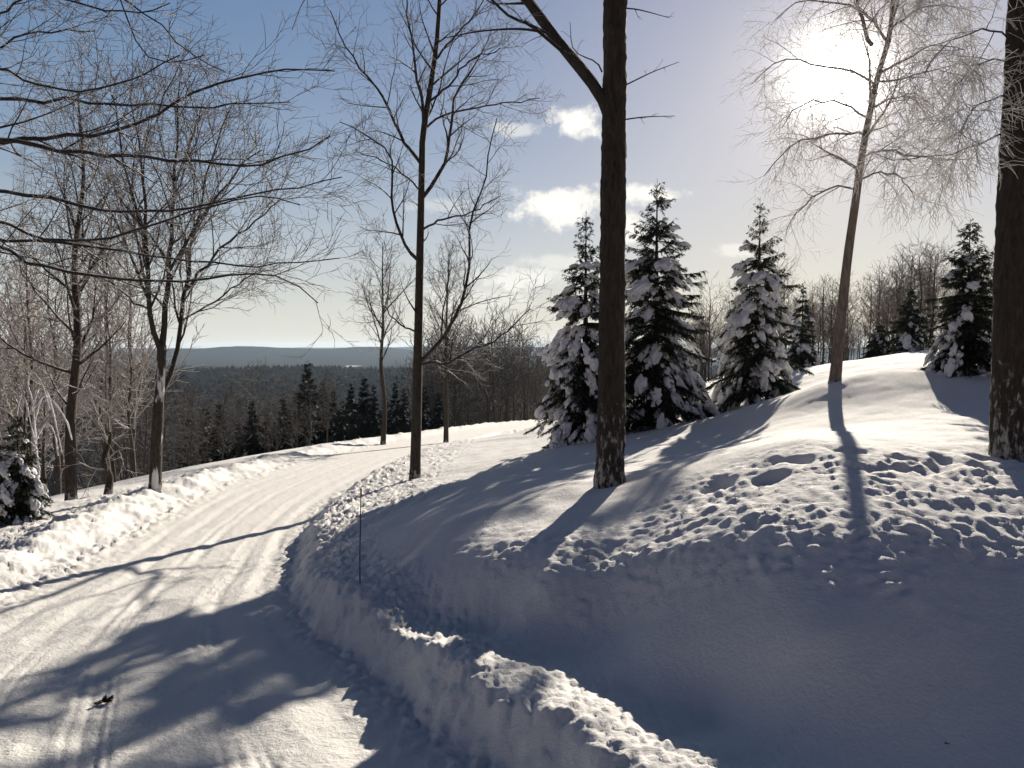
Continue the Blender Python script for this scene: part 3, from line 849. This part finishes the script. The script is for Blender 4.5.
def make_spruce(H, R, seed, nb=26, snow=.5, needle=1.0, power=.85, gap=.05, sp=1.0, ratio_top=.0, pale=False):
    """returns arrays for trunk, needles, snow, built about the origin"""
    rs = np.random.RandomState(seed)
    trunk = Tubes()
    trunk.add([(0, 0, -.3)] + [(0, 0, H * k / 8) for k in range(0, 8)] + [(0, 0, H * 1.05)], [.026 * H] + [.024 * H * (1 - k / 8.3) for k in range(8)] + [.004], 8)
    NV = []; SV = []; SF = []; soff = 0
    twig = Tubes()
    zs = np.linspace(gap, .985, nb) + rs.uniform(-.012, .012, nb)
    for z in zs:
        prof = (1 - z) ** power * (1 - .38 * float(sstep(.62, .92, z)))
        k = int(round(5 + 3 * (1 - z)))
        a0 = rs.uniform(0, 6.28)
        for j in range(k):
            if rs.rand() < (.10 if z < .7 else .10 + (z - .7) * 1.2): continue
            a = a0 + 6.283 * j / k + rs.normal(0, .22)
            Lb = R * prof * rs.uniform(.68, 1.22) + .03 * H * rs.uniform(.6, 1.2) * (.5 + .5 * (1 - z))
            out = np.array([math.cos(a), math.sin(a), 0.0])
            load = rs.rand() < snow * (1.0 if z < .8 else .55)
            el = (.95 * z ** 3 - .05) - (.25 if load else 0)
            droop = (.95 if load else .5) * (1 - z) + (.30 if load else .08)
            t = np.linspace(0, 1, 7)
            pts = np.stack([out[0] * Lb * t * (1 - .12 * t * droop), out[1] * Lb * t * (1 - .12 * t * droop), z * H + Lb * (math.tan(el) * t - droop * t ** 2 + .16 * t ** 4)], -1)
            twig.add([tuple(p) for p in pts], [.009 * H * (1 - z) * .6 * (1 - .8 * q) + .003 for q in t], 4)
            side = np.array([-out[1], out[0], 0.0])
            # needle sprays along side shoots
            ns = max(6, int(Lb / (.026 + .03 * max(0, z - .75))))
            tt = rs.uniform(.10, 1.0, ns)
            for q in tt:
                p = np.array([np.interp(q, t, pts[:, c]) for c in range(3)])
                sl = (.10 + .30 * Lb * (1.05 - q)) * rs.uniform(.5, 1.2)
                sl = min(sl, .42)
                sg = 1 if rs.rand() < .5 else -1
                dirv = out * rs.uniform(.45, .9) + side * sg * rs.uniform(.3, 1.0) + np.array([0, 0, -.25 - .55 * rs.rand()])
                dirv /= np.linalg.norm(dirv)
                m = max(4, int(sl / .011 * needle))
                s = rs.uniform(0, 1, m)[:, None]
                base = p + dirv * s * sl
                nd_ = rs.normal(0, 1, (m, 3)); nd_ = nd_ - (nd_ @ dirv)[:, None] * dirv
                nd_ /= np.linalg.norm(nd_, axis=1, keepdims=True) + 1e-9
                nl = rs.uniform(.04, .085, (m, 1)) / math.sqrt(needle) * sp
                tip = base + (nd_ * .75 + dirv * .75) * nl
                wv = np.cross(nd_, dirv); wv = wv * (.0095 / math.sqrt(needle)) * sp
                NV.append(np.stack([base - wv, base + wv, tip], 1))
                
            if load and Lb > .12:
                nl = 1 + int(Lb > .4) + int(Lb > .65) + int(Lb > .85) + int(Lb > 1.15) 
                for u in range(nl):
                    q = rs.uniform(.45, .97) if u == 0 else rs.uniform(.3, .95)
                    p = np.array([np.interp(q, t, pts[:, c]) for c in range(3)])
                    p2 = np.array([np.interp(min(1, q + .08), t, pts[:, c]) for c in range(3)])
                    p1 = np.array([np.interp(max(0, q - .08), t, pts[:, c]) for c in range(3)])
                    ax = (p2 - p1) / (np.linalg.norm(p2 - p1) + 1e-9)
                    sd_ = side + rs.normal(0, .2, 3); sd_ -= ax * (sd_ @ ax); sd_ /= np.linalg.norm(sd_)
                    up = np.cross(ax, sd_); up = up if up[2] > 0 else -up
                    sz = (.05 + .075 * min(Lb, 1.2)) * rs.uniform(.55, 1.4); p = p + sd_ * rs.normal(0, .10) * Lb
                    q_ = lump(p + up * sz * .22, ax, sd_, up, sz * rs.uniform(1.0, 1.9), sz * rs.uniform(.6, 1.0), sz * rs.uniform(.45, .8), rs)
                    SV.append(q_); SF.append(ICO_F + soff); soff += len(q_)
                    for w_ in range(3):                      # smaller crumbs that hang beside it
                        p3 = p + side * rs.uniform(-1, 1) * sz * 1.5 + ax * rs.uniform(-1.3, 1.5) * sz - np.array([0, 0, .3 * sz])
                        s2 = sz * rs.uniform(.3, .55)
                        q_ = lump(p3, ax, sd_, up, s2 * 1.2, s2 * .8, s2 * .6, rs)
                        SV.append(q_); SF.append(ICO_F + soff); soff += len(q_)
    for k in range(14):                                          # the bare leader and its last stiff side shoots
        zz = H * rs.uniform(.90, 1.04); a = rs.uniform(0, 6.28); l = H * .045 * rs.uniform(.5, 1.1) * (1.12 - zz / H) * 5
        d = np.array([math.cos(a), math.sin(a), .75]); d /= np.linalg.norm(d)
        twig.add([(0, 0, zz), tuple(np.array([0, 0, zz]) + d * l * .5), tuple(np.array([0, 0, zz]) + d * l + np.array([0, 0, .02]))], [.007, .006, .004], 4)
        m = 26; s_ = rs.uniform(.1, 1, (m, 1)); base = np.array([0, 0, zz]) + d * l * s_
        n_ = rs.normal(0, 1, (m, 3)); n_ /= np.linalg.norm(n_, axis=1, keepdims=True)
        tip = base + (n_ * .6 + d * .8) * .035 * sp; wv = np.cross(n_, d) * .007 * sp
        NV.append(np.stack([base - wv, base + wv, tip], 1))
    NV = np.concatenate(NV).reshape(-1, 3)
    NF = np.arange(len(NV)).reshape(-1, 3)
    return trunk, twig, NV, NF, (np.concatenate(SV), np.concatenate(SF)) if SV else None

def put_spruce(name, loc, label, H, R, seed, group=None, mats=None, **kw):
    trunk, twig, NV, NF, S = make_spruce(H, R, seed, **kw)
    e = empty(name, loc, label, 'tree', group)
    trunk.build('trunk', M_TRUNK, e)
    tw = twig.build('branches', M_TRUNK, e)
    n = mesh_obj('needles', NV, [NF], mats or M_NEEDLE, tw, smooth=False)
    if S is not None:
        mesh_obj('snow_load', S[0], [S[1]], M_LOAD, tw)
    return e

def spruce_at(px, py, pytop, wpx, label, seed, ymin=6, yfix=None, **kw):
    b_ = hit(px, py, ymin)
    if yfix:
        b_ = at(px, py, yfix); b_ = (b_[0], b_[1], gz(b_[0], b_[1]))
    H = at(px, pytop, b_[1])[2] - b_[2]
    R = wpx / F * b_[1] / 2
    return put_spruce('spruce_tree', b_, label, H, R, seed, **kw)

spruce_at(585, 440, 222, 106, 'snow-clumped spruce half hidden on the left of the thickest trunk', 3, yfix=22, nb=31, snow=.5, power=.55)
spruce_at(655, 428, 190, 146, 'tallest spruce, thick with snow, just right of the thickest trunk', 5, yfix=23.2, nb=36, snow=.5, power=.56)
spruce_at(757, 407, 207, 112, 'broad snow-loaded spruce with bare spiky tip between the thickest trunk and the birch', 8, yfix=24.5, nb=28, snow=.46, power=.66)
spruce_at(966, 371, 226, 92, 'dark bushy spruce standing on the snowy crest beside the right edge trunk', 12, 10, nb=28, snow=.28, power=.6)
spruce_at(20, 522, 418, 70, 'young spruce under heavy drooping snow at the left bank, right of another', 15, 8, nb=18, snow=.4, power=.7)
spruce_at(-6, 526, 432, 66, 'young snow-coated spruce cut off by the left edge of the picture', 16, 8, nb=16, snow=.5, power=.7)

def by_top(px, pytop, Yd):
    p_ = at(px, pytop, Yd)
    z = gz(p_[0], Yd)
    return (p_[0], Yd, z), p_[2] - z

# small dark spruces behind the crest
for px, pt, Yd, w, sdv, lb in ((912, 292, 36, 60, 21, 'middle-sized dark spruce behind the crest, left of the bushy crest spruce'),
                               (880, 325, 38, 40, 22, 'smallest dark spruce behind the crest, nearest to the birch'),
                               (803, 287, 36, 40, 23, 'ragged spruce close behind the broad snow-loaded spruce on its right')):
    loc, h = by_top(px, pt, Yd)
    put_spruce('spruce_tree', loc, lb, h, w / F * Yd / 2, sdv, nb=18, snow=.3, needle=.45, sp=1.3, power=.75)

# ------------------------------------------------------------------ woods
def far_bare(seed, spread):
    P_ = dict(HARD, levels=3, dens=[2.6, 2.2, 3.4], len=[3.2 * spread, 1.5, .85], rmin=.014, rmax=[.05, .028, .018], ang=[44, 40, 40], trop=[0, .11, .07, .04], fall=[.6, .4, .3], seg=[8, 5, 4, 3])
    rg = random.Random(seed)
    T_ = T4()
    H = 11.0
    tr_ = [(0, 0, -.6), (0, 0, 0)] + [(rg.gauss(0, .12), rg.gauss(0, .12), H * k / 5) for k in range(1, 6)]
    pts_ = axis(T_, 0, tr_, .13, .02, 7, 16, flare=.2, rng=rg)
    spawn(T_, pts_[5:], .10, .02, 0, P_, rg, .0)
    return T_
PROTO = {}
def wood(kind, loc, h, label, group, rg, wide=1.0):
    """kind: index of one of the far tree builds; the first use builds it, later ones copy it"""
    H0 = 11.0
    s = h / H0
    if kind not in PROTO:
        if kind < 3 or kind > 5:
            e = finish_tree('bare_tree', (0, 0, 0), far_bare(100 + kind, 1.0 + .2 * (kind % 3)), label, 'tree', (M_FARTRUNK, M_BROWNTWIG, M_BROWNTWIG) if kind > 8 else (M_FARTRUNK, M_PALETWIG, M_PALETWIG) if kind > 5 else (M_FARTRUNK, M_FARTWIG, M_FARTWIG), group)
        else:
            e = put_spruce('conifer_tree', (0, 0, 0), label, H0, 2.3 + .3 * (kind - 3), 60 + kind, group, M_FARNEEDLE, nb=24, snow=.16, needle=.20, sp=2.3, power=.85, gap=.12)
        PROTO[kind] = e
        e.location = loc; e.scale = (s * wide, s * wide, s); e.rotation_euler = (0, 0, rg.uniform(0, 6.28))
        return e
    return copy_thing(PROTO[kind], loc, label, group, (s * wide, s * wide, s), rg.uniform(0, 6.28))

rg = random.Random(77)
LB = 'bare tree on the slope below the left road bank, one of the grey wood'
GB = 'bare trees on the slope below the road'
for k in range(64):
    px = rg.uniform(95, 350); Yd = rg.uniform(48, 150)
    pt = 372 + rg.uniform(0, 55) + (10 if px > 200 else 0)
    loc, h = by_top(px, pt, Yd)
    if h < 4: continue
    wood(rg.randrange(3), loc, h, LB, GB, rg, rg.uniform(.9, 1.4))
LM = 'bare tree of the dense grey thicket beyond the far road bend'
GM = 'bare trees beyond the far road bend'
for k in range(58):
    px = rg.uniform(425, 560); Yd = rg.uniform(100, 165)
    pt = rg.uniform(345, 378) if k % 3 else rg.uniform(336, 352)
    loc, h = by_top(px, pt, Yd)
    if h < 4: continue
    wood(rg.randrange(3), loc, h, LM, GM, rg, rg.uniform(1.0, 1.5))
LR = 'bare tree of the brownish wood behind the snowy crest'
GR = 'bare trees behind the snowy crest'
for k in range(140):
    px = rg.uniform(680, 1075); Yd = rg.uniform(52, 100)
    top = np.interp(px, [680, 720, 770, 830, 870, 900, 940, 1000, 1075], [312, 308, 285, 292, 275, 262, 258, 270, 250])
    pt = top + (rg.uniform(-8, 34) if k < 80 else rg.uniform(22, 62)) - (18 if rg.random() < .12 else 0)
    loc, h = by_top(px, pt, Yd)
    if h < 2: continue
    wood(9 + rg.randrange(3), loc, h, LR, GR, rg, rg.uniform(1.0, 1.5))
for k in range(26):
    px = rg.uniform(655, 735) if k % 2 else rg.uniform(800, 880); Yd = rg.uniform(58, 80)
    loc, h = by_top(px, rg.uniform(322, 342), Yd)
    wood(9 + rg.randrange(3), loc, max(h, 1.8), LR, GR, rg, 1.6)
LL = 'bare tree of the pink-lit wood at the left edge'
GL = 'bare trees of the left edge wood'
for k in range(26):
    px = rg.uniform(-60, 135); Yd = rg.uniform(26, 60)
    pt = rg.uniform(215, 360)
    loc, h = by_top(px, pt, Yd)
    wood(6 + rg.randrange(3), loc, min(h, 15), LL, GL, rg, rg.uniform(.8, 1.2))
LC = 'dark snow-dusted conifer rising from the slope beyond the left road bank'
GC = 'dark conifers on the slope below the road'
for px, pt, Yd in ((205, 408, 70), (219, 406, 72), (252, 403, 80), (266, 415, 85), (283, 400, 84), (296, 398, 88), (322, 385, 86), (333, 392, 80), (351, 384, 82), (364, 380, 90), (374, 388, 86), (395, 384, 92), (404, 390, 88),
                   (342, 402, 76), (290, 410, 74), (312, 396, 80), (425, 388, 98), (438, 394, 100), (385, 396, 95), (190, 420, 78), (238, 425, 82), (272, 428, 90)):
    loc, h = by_top(px, pt, Yd)
    wood(3 + rg.randrange(2), loc, h, LC, GC, rg, rg.uniform(.8, 1.15))
loc, h = by_top(307, 364, 78)
wood(4, loc, h, 'tallest conifer rising from the slope beyond the left road bank', None, rg, .95)

# far wood on the dark ridge: a fringe of small conifers
def far_wood():
    rs = np.random.RandomState(9)
    n = 11000
    Yd = rs.uniform(260, 1330, n); X = rs.uniform(-1, 1, n) * (Yd * .72) 
    Z = ground(X, Yd, False)
    h = rs.uniform(2.5, 8.5, n) * rs.uniform(.7, 1.1, n); w = h * rs.uniform(.2, .6, n)
    ks = 5
    a = np.arange(ks) * 2 * math.pi / ks
    V = np.empty((n, ks * 2 + 1, 3))
    for lv, (zz, ww) in enumerate(((-.1, .35), (.3, 1.0))):
        jit = rs.uniform(.7, 1.3, (n, ks))
        V[:, lv * ks:(lv + 1) * ks, 0] = X[:, None] + np.cos(a) * w[:, None] * ww * jit
        V[:, lv * ks:(lv + 1) * ks, 1] = Yd[:, None] + np.sin(a) * w[:, None] * ww * jit
        V[:, lv * ks:(lv + 1) * ks, 2] = (Z + h * zz)[:, None]
    V[:, -1, 0] = X; V[:, -1, 1] = Yd; V[:, -1, 2] = Z + h
    base = np.arange(n)[:, None, None] * (2 * ks + 1)
    j = np.arange(ks); j2 = (j + 1) % ks
    q = np.stack([j, j2, ks + j2, ks + j], -1)[None] + base
    t = np.stack([ks + j, ks + j2, np.full(ks, 2 * ks)], -1)[None] + base
    o = mesh_obj('forest', V.reshape(-1, 3), [q.reshape(-1, 4), t.reshape(-1, 3)], M_HILL, smooth=False)
    tag(o, 'dark wooded ridge across the valley, its top fringed with tiny conifers', 'forest', None, 'stuff')
far_wood()

# ------------------------------------------------------------------ small things
b = hit(360, 584, 5)
top = at(361, 489, b[1])
t = Tubes(); t.add([(0, 0, -.2), (0, 0, .3), (top[0] - b[0], 0, top[2] - b[2])], [.008, .007, .006], 8)
e = empty('snow_stake', b, 'thin dark marker stake upright in the snow bank at the road bend', 'stake')
t.build('rod', M_STAKE, e)
t2 = Tubes(); q = (top[0] - b[0], 0, top[2] - b[2])
t2.add([vadd(q, (0, 0, -.07)), vadd(q, (0, 0, .0)), vadd(q, (0, 0, .012))], [.009, .0095, .004], 8)
t2.build('end_cap', M_STAKE, e)

def sprig(px, py, label, size, seed):
    b_ = hit(px, py, 3)
    rs = np.random.RandomState(seed); rg_ = random.Random(seed)
    t_ = Tubes(); NV = []
    for k in range(7):
        a = rg_.uniform(0, 6.28); L = size * rg_.uniform(.5, 1)
        p0 = (rg_.uniform(-.3, .3) * size, rg_.uniform(-.3, .3) * size, .02)
        d = (math.cos(a), math.sin(a), rg_.uniform(-.05, .25))
        p1 = vadd(p0, d, L)
        t_.add([p0, vadd(p0, d, L * .5), p1], [.05 * size, .04 * size, .02 * size], 4)
        m = 60
        s = rs.uniform(0, 1, (m, 1)); base = np.array(p0) + np.array(d) * L * s
        n_ = rs.normal(0, 1, (m, 3)); n_ /= np.linalg.norm(n_, axis=1, keepdims=True)
        tip = base + (n_ * .6 + np.array(d) * .7) * .6 * size
        wv = np.cross(n_, np.array(d)) * .08 * size
        NV.append(np.stack([base - wv, base + wv, tip], 1))
    e_ = empty('evergreen_sprig', b_, label, 'sprig')
    st = t_.build('stem', M_TRUNK, e_)
    NV = np.concatenate(NV).reshape(-1, 3)
    mesh_obj('needles', NV, [np.arange(len(NV)).reshape(-1, 3)], M_NEEDLE, e_, smooth=False)
sprig(102, 703, 'dark evergreen sprig lying on the packed snow of the road', .07, 3)
sprig(947, 745, 'tiny dark twig scrap on the shaded snow slope', .012, 4)

# ------------------------------------------------------------------ light
S = sd
sun_d = bpy.data.lights.new('sun', 'SUN')
sun_d.energy = 5.0; sun_d.angle = rad(.55); sun_d.color = (1.0, .90, .76)
sun = bpy.data.objects.new('sun', sun_d); COL.objects.link(sun)
sun.rotation_euler = S.to_track_quat('Z', 'Y').to_euler()
sun.location = (20, 40, 30)

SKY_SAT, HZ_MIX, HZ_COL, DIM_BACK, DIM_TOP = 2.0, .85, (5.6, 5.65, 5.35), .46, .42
w = bpy.data.worlds.new('World'); scene.world = w; w.use_nodes = True
nt = w.node_tree; L = nt.links.new
for n in list(nt.nodes): nt.nodes.remove(n)
out = nd(nt, 'ShaderNodeOutputWorld'); bg = nd(nt, 'ShaderNodeBackground'); bg.inputs['Strength'].default_value = .080
sky = nd(nt, 'ShaderNodeTexSky', sky_type='NISHITA', sun_disc=False)
sky.sun_elevation = SUN_EL; sky.sun_rotation = SUN_AZ; sky.altitude = 400; sky.air_density = 1.0; sky.dust_density = .6; sky.ozone_density = 1.6
tc = nd(nt, 'ShaderNodeTexCoord')
nrm = nd(nt, 'ShaderNodeVectorMath', operation='NORMALIZE'); L(tc.outputs['Generated'], nrm.inputs[0])
dot = nd(nt, 'ShaderNodeVectorMath', operation='DOT_PRODUCT'); L(nrm.outputs[0], dot.inputs[0]); dot.inputs[1].default_value = S
ang = math_n(nt, 'ARCCOSINE', math_n(nt, 'MINIMUM', dot.outputs['Value'], .999999))
def gauss(sig, amp):
    q = math_n(nt, 'DIVIDE', ang, sig); q = math_n(nt, 'MULTIPLY', q, q); q = math_n(nt, 'MULTIPLY', q, -1.0)
    return math_n(nt, 'MULTIPLY', math_n(nt, 'EXPONENT', q), amp)
glow = math_n(nt, 'ADD', math_n(nt, 'ADD', gauss(rad(2.0), 60.0), gauss(rad(4.8), 2.2)), gauss(rad(11.0), .10))
gcol = nd(nt, 'ShaderNodeVectorMath', operation='SCALE'); gcol.inputs[0].default_value = (1.0, .93, .82); L(glow, gcol.inputs['Scale'])
sep = nd(nt, 'ShaderNodeSeparateXYZ'); L(nrm.outputs[0], sep.inputs[0])
hs = nd(nt, 'ShaderNodeHueSaturation'); hs.inputs['Saturation'].default_value = SKY_SAT; hs.inputs['Value'].default_value = 1.0; gm = nd(nt, 'ShaderNodeGamma'); gm.inputs['Gamma'].default_value = .47; L(sky.outputs['Color'], gm.inputs['Color']); L(gm.outputs['Color'], hs.inputs['Color'])
el = math_n(nt, 'ABSOLUTE', sep.outputs['Z'])
hz = math_n(nt, 'MULTIPLY', math_n(nt, 'EXPONENT', math_n(nt, 'MULTIPLY', el, -7.0)), HZ_MIX)
hm = nd(nt, 'ShaderNodeMix', data_type='RGBA'); ti = nd(nt, 'ShaderNodeVectorMath', operation='MULTIPLY'); L(hs.outputs['Color'], ti.inputs[0]); ti.inputs[1].default_value = (1.10, 1.11, 1.30); L(hz, hm.inputs['Factor']); L(ti.outputs[0], hm.inputs['A']); hm.inputs['B'].default_value = (*HZ_COL, 1)
add = nd(nt, 'ShaderNodeVectorMath', operation='ADD'); L(hm.outputs['Result'], add.inputs[0]); L(gcol.outputs[0], add.inputs[1])
# clouds, placed by direction
yy = math_n(nt, 'MAXIMUM', sep.outputs['Y'], .05)
cu = math_n(nt, 'DIVIDE', sep.outputs['X'], yy); cv = math_n(nt, 'DIVIDE', sep.outputs['Z'], yy)
cb = nd(nt, 'ShaderNodeCombineXYZ'); L(cu, cb.inputs[0]); L(cv, cb.inputs[1])
cn = nd(nt, 'ShaderNodeTexNoise', i_Scale=24.0, i_Detail=9.0, i_Roughness=.66); L(cb.outputs[0], cn.inputs['Vector'])
total = None
for (px, py, wx, wy, am) in ((573, 122, 34, 22, 1.0), (515, 130, 34, 9, .45), (560, 207, 62, 26, 1.0), (652, 194, 42, 13, .95), (625, 228, 36, 18, .8), (520, 279, 58, 18, .62), (560, 262, 60, 10, .4),
                              (735, 250, 30, 9, .45), (480, 300, 80, 20, .35), (440, 205, 60, 10, .25)):
    d = ray(px, py); u0, v0 = d[0] / d[1], d[2] / d[1]
    a = math_n(nt, 'DIVIDE', math_n(nt, 'SUBTRACT', cu, u0), wx / F); bq = math_n(nt, 'DIVIDE', math_n(nt, 'SUBTRACT', cv, v0), wy / F)
    q = math_n(nt, 'SQRT', math_n(nt, 'ADD', math_n(nt, 'MULTIPLY', a, a), math_n(nt, 'MULTIPLY', bq, bq)))
    q = math_n(nt, 'ADD', math_n(nt, 'SUBTRACT', 1.0, q), math_n(nt, 'MULTIPLY', math_n(nt, 'SUBTRACT', cn.outputs['Fac'], .5), 2.4))
    mr = nd(nt, 'ShaderNodeMapRange', interpolation_type='SMOOTHSTEP'); mr.inputs['From Min'].default_value = .05; mr.inputs['From Max'].default_value = .7
    L(q, mr.inputs['Value'])
    m_ = math_n(nt, 'MULTIPLY', mr.outputs[0], am)
    total = m_ if total is None else math_n(nt, 'MAXIMUM', total, m_)
mx = nd(nt, 'ShaderNodeMix', data_type='RGBA'); L(total, mx.inputs['Factor']); L(add.outputs[0], mx.inputs['A']); mx.inputs['B'].default_value = (7.5, 7.25, 6.6, 1)

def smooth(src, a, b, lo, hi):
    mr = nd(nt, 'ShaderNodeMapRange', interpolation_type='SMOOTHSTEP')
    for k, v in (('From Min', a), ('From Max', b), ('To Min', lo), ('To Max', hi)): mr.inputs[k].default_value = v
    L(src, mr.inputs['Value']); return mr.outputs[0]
gain = math_n(nt, 'MULTIPLY', smooth(sep.outputs['Y'], -.2, .55, DIM_BACK, 1.0), smooth(sep.outputs['Z'], .40, .75, 1.0, DIM_TOP))  # sky dimmed behind camera and overhead, out of view, to darken the shade
tb = nd(nt, 'ShaderNodeMix', data_type='RGBA'); L(smooth(sep.outputs['Y'], -.2, .55, 0.0, 1.0), tb.inputs['Factor']); tb.inputs['A'].default_value = (1.34, .97, 1.02, 1); tb.inputs['B'].default_value = (1, 1, 1, 1)  # tint added to the unseen sky behind camera, to colour the shaded snow
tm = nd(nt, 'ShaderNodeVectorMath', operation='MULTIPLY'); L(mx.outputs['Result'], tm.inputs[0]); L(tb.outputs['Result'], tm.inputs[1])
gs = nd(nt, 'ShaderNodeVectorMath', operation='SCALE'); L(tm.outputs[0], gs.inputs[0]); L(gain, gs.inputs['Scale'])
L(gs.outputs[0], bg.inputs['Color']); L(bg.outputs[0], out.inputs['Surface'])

# ------------------------------------------------------------------ haze
def haze():
    x0, x1, y0, y1, z0, z1 = -9500, 9500, -120, 9800, -100, 26
    V = [(x, y, z) for z in (z0, z1) for y in (y0, y1) for x in (x0, x1)]
    Fc = [(0, 2, 3, 1), (4, 5, 7, 6), (0, 1, 5, 4), (2, 6, 7, 3), (0, 4, 6, 2), (1, 3, 7, 5)]
    m, nt = newmat('valley_haze')
    o_ = nd(nt, 'ShaderNodeOutputMaterial'); v = nd(nt, 'ShaderNodeVolumePrincipled')
    v.inputs['Color'].default_value = (.62, .80, 1.0, 1); v.inputs['Density'].default_value = 5.5e-5; v.inputs['Anisotropy'].default_value = .3
    nt.links.new(v.outputs['Volume'], o_.inputs['Volume'])
    o = mesh_obj('haze', V, [np.array(Fc)], m, smooth=False)
    tag(o, kind='stuff')
HAZE = True
if HAZE: haze()

scene.view_settings.view_transform = 'Standard'
scene.view_settings.look = 'None'
scene.view_settings.exposure = 0.92
scene.view_settings.gamma = 1.0
scene.cycles.max_bounces = 6
scene.cycles.diffuse_bounces = 3
scene.cycles.volume_bounces = 0
scene.cycles.transparent_max_bounces = 6
scene.cycles.use_denoising = True
